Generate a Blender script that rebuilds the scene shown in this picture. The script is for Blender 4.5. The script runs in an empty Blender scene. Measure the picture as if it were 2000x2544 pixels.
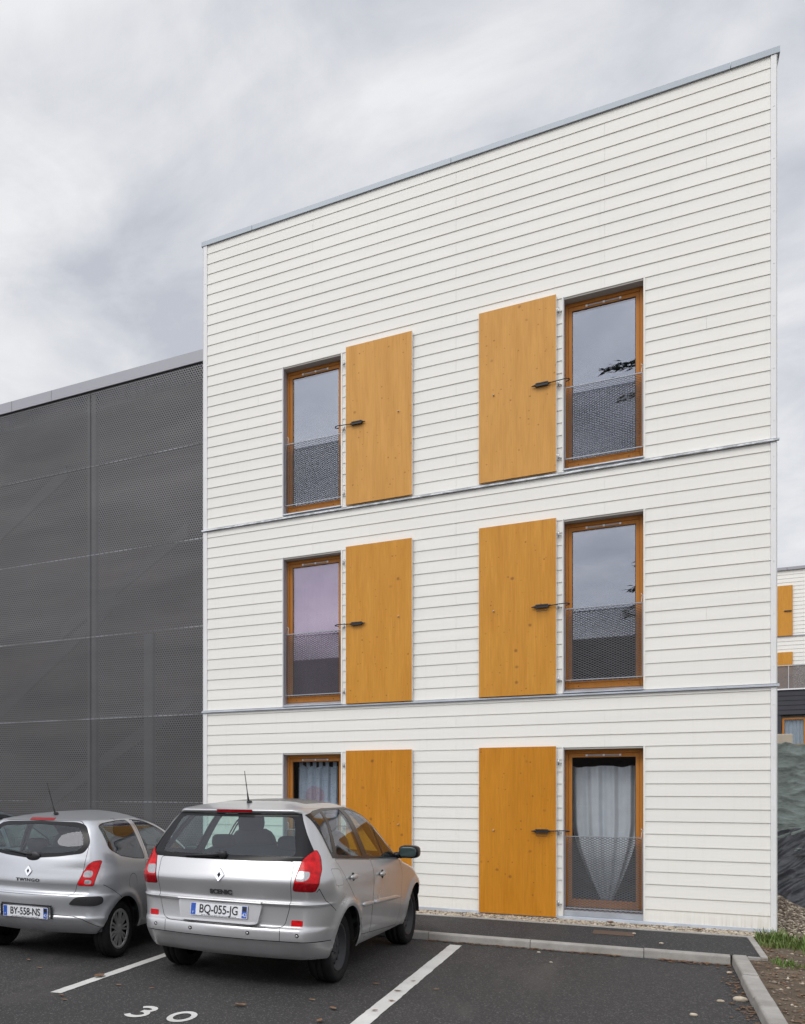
import bpy, bmesh, math, random
from mathutils import Vector, Matrix, noise as mnoise
random.seed(7)
scene = bpy.context.scene
col = scene.collection
PI = math.pi

# ------------------------------------------------------------------ materials
def nmat(name):
    m = bpy.data.materials.new(name); m.use_nodes = True
    nt = m.node_tree; nt.nodes.clear()
    out = nt.nodes.new('ShaderNodeOutputMaterial')
    b = nt.nodes.new('ShaderNodeBsdfPrincipled')
    nt.links.new(b.outputs[0], out.inputs[0])
    return m, nt, b, out

def N(nt, typ, **kw):
    n = nt.nodes.new(typ)
    for k, v in kw.items():
        if k.startswith('i_'):
            n.inputs[k[2:].replace('_', ' ')].default_value = v
        else:
            setattr(n, k, v)
    return n

def coords(nt, scale=(1, 1, 1), per_object=True):
    tc = N(nt, 'ShaderNodeTexCoord')
    mp = N(nt, 'ShaderNodeMapping'); mp.inputs['Scale'].default_value = scale
    if per_object:
        oi = N(nt, 'ShaderNodeObjectInfo')
        mul = N(nt, 'ShaderNodeVectorMath', operation='MULTIPLY'); mul.inputs[1].default_value = (37, 23, 51)
        nt.links.new(oi.outputs['Random'], mul.inputs[0])
        add = N(nt, 'ShaderNodeVectorMath', operation='ADD')
        nt.links.new(tc.outputs['Object'], add.inputs[0]); nt.links.new(mul.outputs[0], add.inputs[1])
        nt.links.new(add.outputs[0], mp.inputs['Vector'])
    else:
        nt.links.new(tc.outputs['Object'], mp.inputs['Vector'])
    return mp.outputs[0]

def mixc(nt, fac, a, b, blend='MIX'):
    n = N(nt, 'ShaderNodeMix', data_type='RGBA', blend_type=blend)
    for sock, v in ((n.inputs[0], fac), (n.inputs[6], a), (n.inputs[7], b)):
        if isinstance(v, (int, float)): sock.default_value = v
        elif isinstance(v, tuple): sock.default_value = v if len(v) == 4 else (*v, 1)
        else: nt.links.new(v, sock)
    return n.outputs[2]

def ramp(nt, src, p0, p1, c0=0.0, c1=1.0):
    r = N(nt, 'ShaderNodeMapRange', clamp=True)
    r.inputs[1].default_value = p0; r.inputs[2].default_value = p1
    r.inputs[3].default_value = c0; r.inputs[4].default_value = c1
    nt.links.new(src, r.inputs[0]); return r.outputs[0]

def noise(nt, vec, scale, detail=4, rough=.55, dist=0.):
    n = N(nt, 'ShaderNodeTexNoise'); n.inputs['Scale'].default_value = scale
    n.inputs['Detail'].default_value = detail; n.inputs['Roughness'].default_value = rough
    n.inputs['Distortion'].default_value = dist
    nt.links.new(vec, n.inputs['Vector']); return n.outputs['Fac']

def bump(nt, b, h, strength=.3, dist=.01):
    n = N(nt, 'ShaderNodeBump'); n.inputs['Strength'].default_value = strength; n.inputs['Distance'].default_value = dist
    nt.links.new(h, n.inputs['Height']); nt.links.new(n.outputs[0], b.inputs['Normal'])

def simple(name, base, rough=.5, metal=0., var=.0, vscale=6., stretch=(1, 1, 1), bmp=0., bscale=60., bdist=.002, coat=0., spec=.5, alt=None):
    m, nt, b, out = nmat(name)
    b.inputs['Roughness'].default_value = rough; b.inputs['Metallic'].default_value = metal
    b.inputs['Coat Weight'].default_value = coat; b.inputs['Coat Roughness'].default_value = .05
    b.inputs['Specular IOR Level'].default_value = spec
    b.inputs['Base Color'].default_value = (*base, 1)
    if var or bmp or alt:
        v = coords(nt, stretch)
        if var or alt:
            n1 = noise(nt, v, vscale, 5)
            f = ramp(nt, n1, .3, .7)
            lo = tuple(max(0, c * (1 - var)) for c in base); hi = tuple(min(1, c * (1 + var)) for c in base)
            if alt: lo = alt
            nt.links.new(mixc(nt, f, lo, hi), b.inputs['Base Color'])
            nt.links.new(ramp(nt, n1, .2, .8, max(.02, rough * .85), min(1, rough * 1.15)), b.inputs['Roughness'])
        if bmp:
            bump(nt, b, noise(nt, v, bscale, 3), bmp, bdist)
    return m

M = {}
M['siding'] = None
def mk_siding():
    m, nt, b, out = nmat('white_board')
    v = coords(nt, (1, 1, 1), False)
    n1 = noise(nt, v, .8, 5)
    vg = coords(nt, (3, 3, 60), False); n2 = noise(nt, vg, 3, 4)
    c = mixc(nt, ramp(nt, n1, .3, .7), (.845, .828, .775), (.875, .860, .810))
    vb = coords(nt, (.12, .01, 6.6), False); n4 = noise(nt, vb, 1.0, 1)
    c = mixc(nt, ramp(nt, n4, .35, .65, 0, .30), c, (.745, .735, .695))
    vr = coords(nt, (14, 1, .35), False); n5 = noise(nt, vr, 1.6, 5, .6, .3)
    c = mixc(nt, ramp(nt, n5, .56, .78, 0, .16), c, (.60, .585, .53))
    c = mixc(nt, ramp(nt, n2, .35, .75, 0, .10), c, (.70, .69, .65))
    # splash dirt near the foot of the wall, strongest at the free corner
    tc = N(nt, 'ShaderNodeTexCoord'); sp = N(nt, 'ShaderNodeSeparateXYZ'); nt.links.new(tc.outputs['Object'], sp.inputs[0])
    low = ramp(nt, sp.outputs['Z'], .32, .05); rgt = ramp(nt, sp.outputs['X'], 2.3, 3.35)
    vs = coords(nt, (22, 1, 1.2), False); n3 = ramp(nt, noise(nt, vs, 2.2, 5), .38, .68)
    mul = N(nt, 'ShaderNodeMath', operation='MULTIPLY'); nt.links.new(low, mul.inputs[0]); nt.links.new(n3, mul.inputs[1])
    mul2 = N(nt, 'ShaderNodeMath', operation='MULTIPLY'); nt.links.new(mul.outputs[0], mul2.inputs[0])
    add = N(nt, 'ShaderNodeMath', operation='MULTIPLY_ADD'); nt.links.new(rgt, add.inputs[0]); add.inputs[1].default_value = .55; add.inputs[2].default_value = .12
    nt.links.new(add.outputs[0], mul2.inputs[1])
    c = mixc(nt, mul2.outputs[0], c, (.42, .36, .25))
    nt.links.new(c, b.inputs['Base Color']); b.inputs['Roughness'].default_value = .6
    b.inputs['Specular IOR Level'].default_value = .3
    bump(nt, b, n2, .12, .002)
    return m
M['siding'] = mk_siding()
M['trim_white'] = simple('pale_trim', (.80, .80, .80), .45, 0, .03, 3)
M['zinc'] = simple('galvanised_metal', (.56, .60, .66), .42, .55, .12, 5, bmp=.05)
def mk_flash():
    m, nt, b, out = nmat('peeling_flashing')
    v = coords(nt, (1, 1, 3), False)
    n1 = ramp(nt, noise(nt, v, 9, 6, .65, .6), .46, .58)
    nt.links.new(mixc(nt, n1, (.44, .47, .49), (.80, .83, .87)), b.inputs['Base Color'])
    b.inputs['Roughness'].default_value = .45; b.inputs['Metallic'].default_value = .25
    return m
M['flash'] = mk_flash()
M['cap'] = simple('parapet_metal', (.32, .355, .39), .4, .35, .06, 1.5)
M['cap_grey'] = simple('grey_coping_metal', (.34, .34, .37), .5, .25, .05, 1.2)
def mk_wood(name, a, bcol, knots=True, rough=.42):
    m, nt, b, out = nmat(name)
    v = coords(nt, (9, 9, .9)); vf = coords(nt, (60, 60, 2.5)); vn = coords(nt, (1, 1, 1))
    n1 = noise(nt, v, 1.2, 5, .6, .3); n2 = noise(nt, vf, 1.5, 4)
    c = mixc(nt, ramp(nt, n1, .3, .72), a, bcol)
    c = mixc(nt, ramp(nt, n2, .38, .75, 0, .30), c, tuple(x * .60 for x in a))
    n6 = noise(nt, coords(nt, (26, 26, .5)), 1.3, 4, .6, .8)
    c = mixc(nt, ramp(nt, n6, .55, .75, 0, .28), c, tuple(x * .72 for x in a))
    if knots:
        nd = N(nt, 'ShaderNodeTexNoise'); nd.inputs['Scale'].default_value = 14; nt.links.new(vn, nd.inputs['Vector'])
        ad = N(nt, 'ShaderNodeVectorMath', operation='MULTIPLY_ADD'); nt.links.new(nd.outputs['Color'], ad.inputs[0])
        ad.inputs[1].default_value = (.02, .02, .02); nt.links.new(vn, ad.inputs[2])
        for sc, rad, th in ((5.2, .14, .55), (10.5, .14, .55), (15., .13, .4)):
            vo = N(nt, 'ShaderNodeTexVoronoi'); vo.inputs['Scale'].default_value = sc
            nt.links.new(ad.outputs[0], vo.inputs['Vector'])
            k = ramp(nt, vo.outputs['Distance'], rad, rad * .35)
            sx = N(nt, 'ShaderNodeSeparateColor'); nt.links.new(vo.outputs['Color'], sx.inputs[0])
            keep = ramp(nt, sx.outputs[0], th, th - .1)
            mu = N(nt, 'ShaderNodeMath', operation='MULTIPLY'); nt.links.new(k, mu.inputs[0]); nt.links.new(keep, mu.inputs[1])
            mu2 = N(nt, 'ShaderNodeMath', operation='MULTIPLY'); nt.links.new(mu.outputs[0], mu2.inputs[0]); mu2.inputs[1].default_value = .62
            c = mixc(nt, mu2.outputs[0], c, (.16, .055, .018))
    nt.links.new(c, b.inputs['Base Color']); b.inputs['Roughness'].default_value = rough
    b.inputs['Specular IOR Level'].default_value = .25
    bump(nt, b, n2, .08, .002)
    return m
M['wood_pale'] = mk_wood('weathered_spruce_panel', (.60, .295, .066), (.71, .365, .095))
M['wood_mid'] = mk_wood('stained_spruce_panel', (.575, .250, .032), (.675, .320, .052))
M['wood_deep'] = mk_wood('fresh_stained_spruce_panel', (.53, .205, .013), (.64, .265, .024))
M['frame'] = mk_wood('oiled_window_wood', (.53, .20, .036), (.61, .255, .052), False, .42)
M['plank'] = simple('raw_timber', (.42, .30, .15), .7, 0, .15, 8, (1, 1, 8))
M['jamb'] = simple('lavender_metal_jamb', (.42, .41, .44), .5, .1, .04, 3)
M['soffit'] = simple('grey_soffit_board', (.50, .49, .45), .6, 0, .04, 3)
M['black'] = simple('black_plastic', (.018, .018, .02), .45, 0, .1, 20)
M['rubber'] = simple('tyre_rubber', (.016, .016, .017), .8, 0, .25, 9, bmp=.2, bscale=120, spec=.15)
M['steel'] = simple('bare_steel', (.55, .55, .56), .38, .8, .08, 12)
M['mesh'] = simple('expanded_galvanised_steel', (.14, .143, .15), .45, .6, .08, 9)
M['guardframe'] = simple('guard_frame_steel', (.36, .38, .41), .45, .4, .05, 9)
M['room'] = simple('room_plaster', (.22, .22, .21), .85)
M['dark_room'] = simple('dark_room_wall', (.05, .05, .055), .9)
M['soil'] = None

def mk_glass(name, tint=(.8, .85, .85), fac_ior=1.75, rough=.0, base=.0, wav=.0, refl=(.88, .90, 1)):
    m = bpy.data.materials.new(name); m.use_nodes = True
    nt = m.node_tree; nt.nodes.clear()
    out = N(nt, 'ShaderNodeOutputMaterial')
    fr = N(nt, 'ShaderNodeFresnel'); ge = N(nt, 'ShaderNodeNewGeometry')      # same reflectance from both sides of the sheet
    nt.links.new(ramp(nt, ge.outputs['Backfacing'], 0, 1, fac_ior, 1 / fac_ior), fr.inputs['IOR'])
    tr = N(nt, 'ShaderNodeBsdfTransparent'); tr.inputs[0].default_value = (*tint, 1)
    gl = N(nt, 'ShaderNodeBsdfGlossy'); gl.inputs['Roughness'].default_value = rough; gl.inputs['Color'].default_value = (*refl, 1)
    if wav:
        v = coords(nt, (1, 1, 1)); bn = N(nt, 'ShaderNodeBump'); bn.inputs['Strength'].default_value = wav; bn.inputs['Distance'].default_value = .01
        nt.links.new(noise(nt, v, 2.2, 1), bn.inputs['Height']); nt.links.new(bn.outputs[0], gl.inputs['Normal'])
    mx = N(nt, 'ShaderNodeMixShader')
    # dust film scatters a little light
    df = N(nt, 'ShaderNodeBsdfDiffuse'); df.inputs[0].default_value = (.5, .5, .5, 1)
    mx2 = N(nt, 'ShaderNodeMixShader'); mx2.inputs[0].default_value = base
    nt.links.new(tr.outputs[0], mx2.inputs[1]); nt.links.new(df.outputs[0], mx2.inputs[2])
    nt.links.new(fr.outputs[0], mx.inputs[0]); nt.links.new(mx2.outputs[0], mx.inputs[1]); nt.links.new(gl.outputs[0], mx.inputs[2])
    nt.links.new(mx.outputs[0], out.inputs[0])
    return m
M['pane'] = mk_glass('double_glazing', (.72, .76, .80), 2.55, .0, .0, 0)
M['pane_pink'] = mk_glass('coated_double_glazing', (.74, .72, .78), 2.45, .0, .0, 0, (.96, .86, .99))
M['pane_clear'] = mk_glass('clear_double_glazing', (.93, .95, .96), 1.36, .0, .0, 0)
M['carglass'] = mk_glass('tinted_car_glass', (.74, .90, .87), 1.5, .0, .03)
M['carglass_side'] = mk_glass('tinted_side_glass', (.66, .78, .74), 1.7, .0, .015)

def mk_paint(name, base, metal=.75, rough=.3):
    m, nt, b, out = nmat(name)
    v = coords(nt, (1, 1, 1))
    n1 = noise(nt, v, 3, 4); n2 = noise(nt, v, 900, 1)
    c = mixc(nt, ramp(nt, n2, .3, .7), tuple(x * .93 for x in base), tuple(min(1, x * 1.07) for x in base))
    tc = N(nt, 'ShaderNodeTexCoord'); sp = N(nt, 'ShaderNodeSeparateXYZ'); nt.links.new(tc.outputs['Object'], sp.inputs[0])
    low = ramp(nt, sp.outputs['Z'], .75, .2, 0, .35)
    d = N(nt, 'ShaderNodeMath', operation='MULTIPLY'); nt.links.new(low, d.inputs[0]); nt.links.new(ramp(nt, n1, .35, .7), d.inputs[1])
    c = mixc(nt, d.outputs[0], c, (.20, .19, .17))
    nt.links.new(c, b.inputs['Base Color'])
    b.inputs['Metallic'].default_value = metal
    nt.links.new(ramp(nt, n1, .3, .7, rough * .9, rough * 1.15), b.inputs['Roughness'])
    b.inputs['Coat Weight'].default_value = .35; b.inputs['Coat Roughness'].default_value = .04
    return m
M['silver_a'] = mk_paint('silver_paint', (.53, .53, .54), .62, .30)
M['silver_b'] = mk_paint('cool_silver_paint', (.50, .51, .535), .62, .30)
M['blue_grey'] = mk_paint('blue_grey_paint', (.20, .235, .28))
M['gap'] = simple('panel_gap_shadow_rubber', (.012, .012, .013), .8)
M['lining'] = simple('dark_interior_lining', (.045, .045, .05), .8)
M['seat'] = simple('dark_seat_fabric', (.035, .036, .042), .9, 0, .2, 30)
M['trimblack'] = simple('black_window_trim', (.010, .010, .012), .22, spec=.22)
M['lamp_red'] = simple('red_lamp_lens', (.56, .008, .012), .18, 0, .3, 24, coat=.06, spec=.25)
M['lamp_dark'] = simple('deep_red_lamp_lens', (.24, .003, .007), .18, 0, .35, 40, coat=.06, spec=.25)
M['lamp_clear'] = simple('clear_lamp_lens', (.36, .36, .37), .15, .3, .3, 50, (5, 1, 1), coat=.3)
M['plate_white'] = simple('plate_white', (.74, .75, .78), .4, 0, .04, 9)
M['plate_blue'] = simple('plate_blue', (.02, .10, .48), .4)
M['plate_black'] = simple('plate_black', (.012, .012, .013), .45)
M['chrome'] = simple('brushed_chrome', (.80, .80, .82), .14, 1.)
M['badge'] = simple('grey_badge_lettering', (.045, .045, .05), .5, .1)
M['hubcap'] = simple('silver_hubcap', (.42, .42, .42), .4, .55, .1, 15)
M['steelwheel'] = simple('black_steel_wheel', (.034, .034, .037), .6, .1, .25, 12)
M['white_paint'] = None

# ------------------------------------------------------------------ mesh builder
class MB:
    def __init__(s): s.v = []; s.f = []; s.m = []; s.sm = []
    def add(s, vs, fs, m=0, smooth=False):
        o = len(s.v); s.v += [tuple(p) for p in vs]
        for f in fs: s.f.append([i + o for i in f]); s.m.append(m); s.sm.append(smooth)
    def quad(s, a, b, c, d, m=0): s.add([a, b, c, d], [(0, 1, 2, 3)], m)
    def box(s, x0, x1, y0, y1, z0, z1, m=0):
        s.add([(x0, y0, z0), (x1, y0, z0), (x1, y1, z0), (x0, y1, z0), (x0, y0, z1), (x1, y0, z1), (x1, y1, z1), (x0, y1, z1)],
              [(0, 3, 2, 1), (4, 5, 6, 7), (0, 1, 5, 4), (1, 2, 6, 5), (2, 3, 7, 6), (3, 0, 4, 7)], m)
    def prism_x(s, prof, x0, x1, m=0):      # prof: (y,z) counter-clockwise seen from +x
        n = len(prof)
        vs = [(x0, y, z) for y, z in prof] + [(x1, y, z) for y, z in prof]
        fs = [(i, i + n, (i + 1) % n + n, (i + 1) % n)[::-1] for i in range(n)] + [tuple(range(n))[::-1], tuple(range(n, 2 * n))]
        s.add(vs, fs, m)
    def prism_y(s, prof, y0, y1, m=0):      # prof: (x,z)
        n = len(prof)
        vs = [(x, y0, z) for x, z in prof] + [(x, y1, z) for x, z in prof]
        fs = [(i, (i + 1) % n, (i + 1) % n + n, i + n) for i in range(n)] + [tuple(range(n))[::-1], tuple(range(n, 2 * n))]
        s.add(vs, fs, m)
    def prism_z(s, prof, z0, z1, m=0):
        n = len(prof)
        vs = [(x, y, z0) for x, y in prof] + [(x, y, z1) for x, y in prof]
        fs = [(i, (i + 1) % n, (i + 1) % n + n, i + n) for i in range(n)] + [tuple(range(n))[::-1], tuple(range(n, 2 * n))]
        s.add(vs, fs, m)
    def tube(s, pts, r, m=0, n=8, r1=None):
        pts = [Vector(p) for p in pts]; k = len(pts); rings = []
        for i, p in enumerate(pts):
            d = (pts[min(i + 1, k - 1)] - pts[max(i - 1, 0)]).normalized()
            u = d.cross(Vector((0, 0, 1)))
            if u.length < 1e-3: u = d.cross(Vector((1, 0, 0)))
            u.normalize(); w = d.cross(u)
            rr = r if r1 is None else r + (r1 - r) * i / (k - 1)
            rings.append([p + (u * math.cos(a) + w * math.sin(a)) * rr for a in (2 * PI * j / n for j in range(n))])
        vs = [q for rg in rings for q in rg]; fs = []
        for i in range(k - 1):
            for j in range(n):
                fs.append((i * n + j, i * n + (j + 1) % n, (i + 1) * n + (j + 1) % n, (i + 1) * n + j))
        fs += [tuple(range(n))[::-1], tuple(range((k - 1) * n, k * n))]
        s.add(vs, fs, m, True)
    def lathe_x(s, prof, c, n=40, m=0, smooth=True):   # prof (x offset, radius), spun about the x axis through c
        k = len(prof); vs = []
        for x, r in prof:
            for j in range(n):
                a = 2 * PI * j / n; vs.append((c[0] + x, c[1] + r * math.cos(a), c[2] + r * math.sin(a)))
        fs = [(i * n + j, i * n + (j + 1) % n, (i + 1) * n + (j + 1) % n, (i + 1) * n + j) for i in range(k - 1) for j in range(n)]
        s.add(vs, fs, m, smooth)
    def ellipsoid(s, c, r, m=0, nu=16, nv=10, e=1.0):
        vs = []; fs = []
        sg = lambda t: math.copysign(abs(t) ** e, t)
        for i in range(nv + 1):
            t = -PI / 2 + PI * i / nv
            for j in range(nu):
                a = 2 * PI * j / nu
                vs.append((c[0] + r[0] * sg(math.cos(t)) * sg(math.cos(a)), c[1] + r[1] * sg(math.cos(t)) * sg(math.sin(a)), c[2] + r[2] * sg(math.sin(t))))
        for i in range(nv):
            for j in range(nu):
                fs.append((i * nu + j, i * nu + (j + 1) % nu, (i + 1) * nu + (j + 1) % nu, (i + 1) * nu + j))
        s.add(vs, fs, m, True)
    def text(s, body, size, fn, m=0, depth=.0015, align='CENTER', sx=1.0, bold=0.0, spacing=1.0):
        cu = bpy.data.curves.new('lettering', 'FONT'); cu.body = body; cu.size = size; cu.align_x = align; cu.align_y = 'CENTER'
        cu.extrude = depth; cu.resolution_u = 6; cu.offset = bold; cu.space_character = spacing
        ob = bpy.data.objects.new('lettering', cu); col.objects.link(ob)
        dg = bpy.context.evaluated_depsgraph_get()
        me = bpy.data.meshes.new_from_object(ob.evaluated_get(dg))
        s.add([fn(v.co.x * sx, v.co.y, v.co.z) for v in me.vertices], [tuple(p.vertices) for p in me.polygons], m)
        bpy.data.objects.remove(ob); bpy.data.curves.remove(cu); bpy.data.meshes.remove(me)
    def build(s, name, mats, parent=None, off=(0, 0, 0), bevel=0., smooth=None):
        me = bpy.data.meshes.new(name)
        ox, oy, oz = off
        me.from_pydata([(a - ox, b - oy, c - oz) for a, b, c in s.v], [], s.f)
        if not isinstance(mats, (list, tuple)): mats = [mats]
        for k in mats: me.materials.append(M[k] if isinstance(k, str) else k)
        me.polygons.foreach_set('material_index', s.m)
        me.polygons.foreach_set('use_smooth', [bool(x) if smooth is None else smooth for x in s.sm])
        me.update()
        o = bpy.data.objects.new(name, me); col.objects.link(o)
        if parent is not None: o.parent = parent
        else: o.location = off
        if bevel:
            bv = o.modifiers.new('bevel', 'BEVEL'); bv.width = bevel; bv.segments = 2; bv.limit_method = 'ANGLE'
        return o

def tag(o, label=None, cat=None, group=None, kind=None):
    if label: o['label'] = label
    if cat: o['category'] = cat
    if group: o['group'] = group
    if kind: o['kind'] = kind
    return o

def thing(name, label, cat, loc=(0, 0, 0), rot=(0, 0, 0), group=None):
    o = bpy.data.objects.new(name, None); col.objects.link(o)
    o.location = loc; o.rotation_euler = rot; o.empty_display_size = .2
    return tag(o, label, cat, group)
# ------------------------------------------------------------------ white building
YW = 13.10
XL, XR = -5.55, 1.235
OFF = (-2.16, YW, 0.)
bld = thing('white_building', 'three storey building clad in white horizontal boards with orange wooden shutters', 'building', OFF)
COLS = [(-4.325, -3.512), (-.822, -.003)]            # window openings, x
FLOORS = [(.115, 2.178), (2.845, 4.970), (5.575, 7.693)]
OPEN = [(a, b, c, d) for (a, b) in COLS for (c, d) in FLOORS]
SX0, SX1 = -5.487, 1.180
def blocked(z0, z1):
    zm = (z0 + z1) / 2
    return sorted((a, b) for a, b, c, d in OPEN if c - .01 < zm < d - .005)
def spans(z0, z1, x0=SX0, x1=SX1):
    res = []; x = x0
    for a, b in blocked(z0, z1):
        res.append((x, a)); x = b
    res.append((x, x1)); return res
LINES0 = [.125 - .007] + [.117 + .1475 * k for k in range(1, 19)] + [2.800]
LINES1 = [2.845] + [2.999 + .1518 * k for k in range(0, 17)] + [5.512]
LINES2 = [9.676 - .1524 * k for k in range(27, -1, -1)] + [9.80]
mb = MB(); rng = random.Random(3)
for rows in (LINES0, LINES1, LINES2):
    for k in range(len(rows) - 1):
        z0, z1 = rows[k], rows[k + 1]
        seams = [-3.905, -2.045, -.395] if k % 2 == 0 else []
        if not seams and rng.random() < .25: seams = [rng.choice([-3.0, .6, -4.7])]
        for a, b in spans(z0, z1):
            cuts = [a] + [s for s in seams if a + .15 < s < b - .15] + [b]
            for i in range(len(cuts) - 1):
                x0 = cuts[i] + (.0007 if i else 0); x1 = cuts[i + 1] - (.0007 if i < len(cuts) - 2 else 0)
                w = rng.uniform(-.0006, .0006)
                yb, yt = YW - .0165 + w, YW - .0055 + w
                mb.add([(x0, yb, z0 - .005), (x1, yb, z0 - .005), (x1, yt, z1), (x0, yt, z1),
                        (x0, YW - .002, z0 - .005), (x1, YW - .002, z0 - .005), (x1, YW - .002, z1), (x0, YW - .002, z1)],
                       [(0, 1, 2, 3), (4, 5, 1, 0), (3, 2, 6, 7), (0, 3, 7, 4), (1, 5, 6, 2)], 0)
sid = mb.build('siding', ['siding'], bld, OFF)
# wall behind the boards, with the openings left out
mb = MB(); xs = sorted({XL, XR} | {v for c in COLS for v in c}); zs = sorted({.05, 9.80} | {v for c in FLOORS for v in c})
for i in range(len(xs) - 1):
    for j in range(len(zs) - 1):
        xm, zm = (xs[i] + xs[i + 1]) / 2, (zs[j] + zs[j + 1]) / 2
        if any(a < xm < b and c < zm < d for a, b, c, d in OPEN): continue
        mb.quad((xs[i], YW + .004, zs[j]), (xs[i + 1], YW + .004, zs[j]), (xs[i + 1], YW + .004, zs[j + 1]), (xs[i], YW + .004, zs[j + 1]), 0)
mb.quad((XR, YW + .004, .05), (XR, 24, .05), (XR, 24, 9.80), (XR, YW + .004, 9.80), 0)
mb.quad((XL, 24, .05), (XL, YW + .004, .05), (XL, YW + .004, 9.80), (XL, 24, 9.80), 0)
mb.quad((XR, 24, .05), (XL, 24, .05), (XL, 24, 9.80), (XR, 24, 9.80), 0)
mb.build('wall', ['siding'], bld, OFF)
mb = MB(); mb.quad((XL, YW, 9.79), (XR, YW, 9.79), (XR, 24, 9.79), (XL, 24, 9.79)); mb.build('roof', ['cap_grey'], bld, OFF)
# parapet cap in lengths with visible joints
mb = MB()
for x0, x1 in ((-5.575, -4.79), (-4.785, -2.105), (-2.10, .82), (.825, 1.262)):
    mb.prism_x([(YW - .035, 9.800), (YW + .28, 9.800), (YW + .28, 9.885), (YW - .035, 9.868)], x0, x1)
mb.box(XL - .02, XL + .2, YW + .281, 24, 9.80, 9.87); mb.box(XR - .2, XR + .024, YW + .281, 24, 9.80, 9.87)
mb.build('parapet_cap', ['cap'], bld, OFF)
for x0, x1 in ((XL, SX0 - .001), (SX1 + .001, XR)):
    for z0, z1 in ((.088, 2.796), (2.838, 5.508), (5.552, 9.797)):
        mb = MB()
        mb.box(x0, x1, YW - .024, YW + .003, z0, z1)
        sx = x0 if x0 == XL else x1
        mb.box(min(sx, sx - .003), max(sx, sx + .003), YW - .024, YW + .10, z0, z1)
        z = z0 + .2
        while z < z1:                                  # fixing screws
            mb.box((x0 + x1) / 2 - .006, (x0 + x1) / 2 + .006, YW - .028, YW - .0241, z - .006, z + .006); z += .58
        mb.build('corner_trim', ['trim_white'], bld, OFF)
# sheet-metal bands at the floor lines, cut at the sills
for z, mats in ((2.817, 'zinc'), (5.532, 'flash')):
    mb = MB(); e = XL - .018
    for x0, x1 in ((e, -4.4), (-4.398, -1.9), (-1.898, .70), (.702, XR + .02)):
        mb.prism_x([(YW - .046, z - .010), (YW - .001, z - .010), (YW - .001, z + .022), (YW - .046, z + .010)], x0, x1)
    mb.build('floor_band', [mats], bld, OFF)
mb = MB()
for x0, x1 in ((XL, -.83), (-.828, XR)):
    mb.prism_x([(YW - .030, .078), (YW - .001, .078), (YW - .001, .122), (YW - .026, .112)], x0, x1)
mb.build('base_rail', ['zinc'], bld, OFF)

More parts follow.
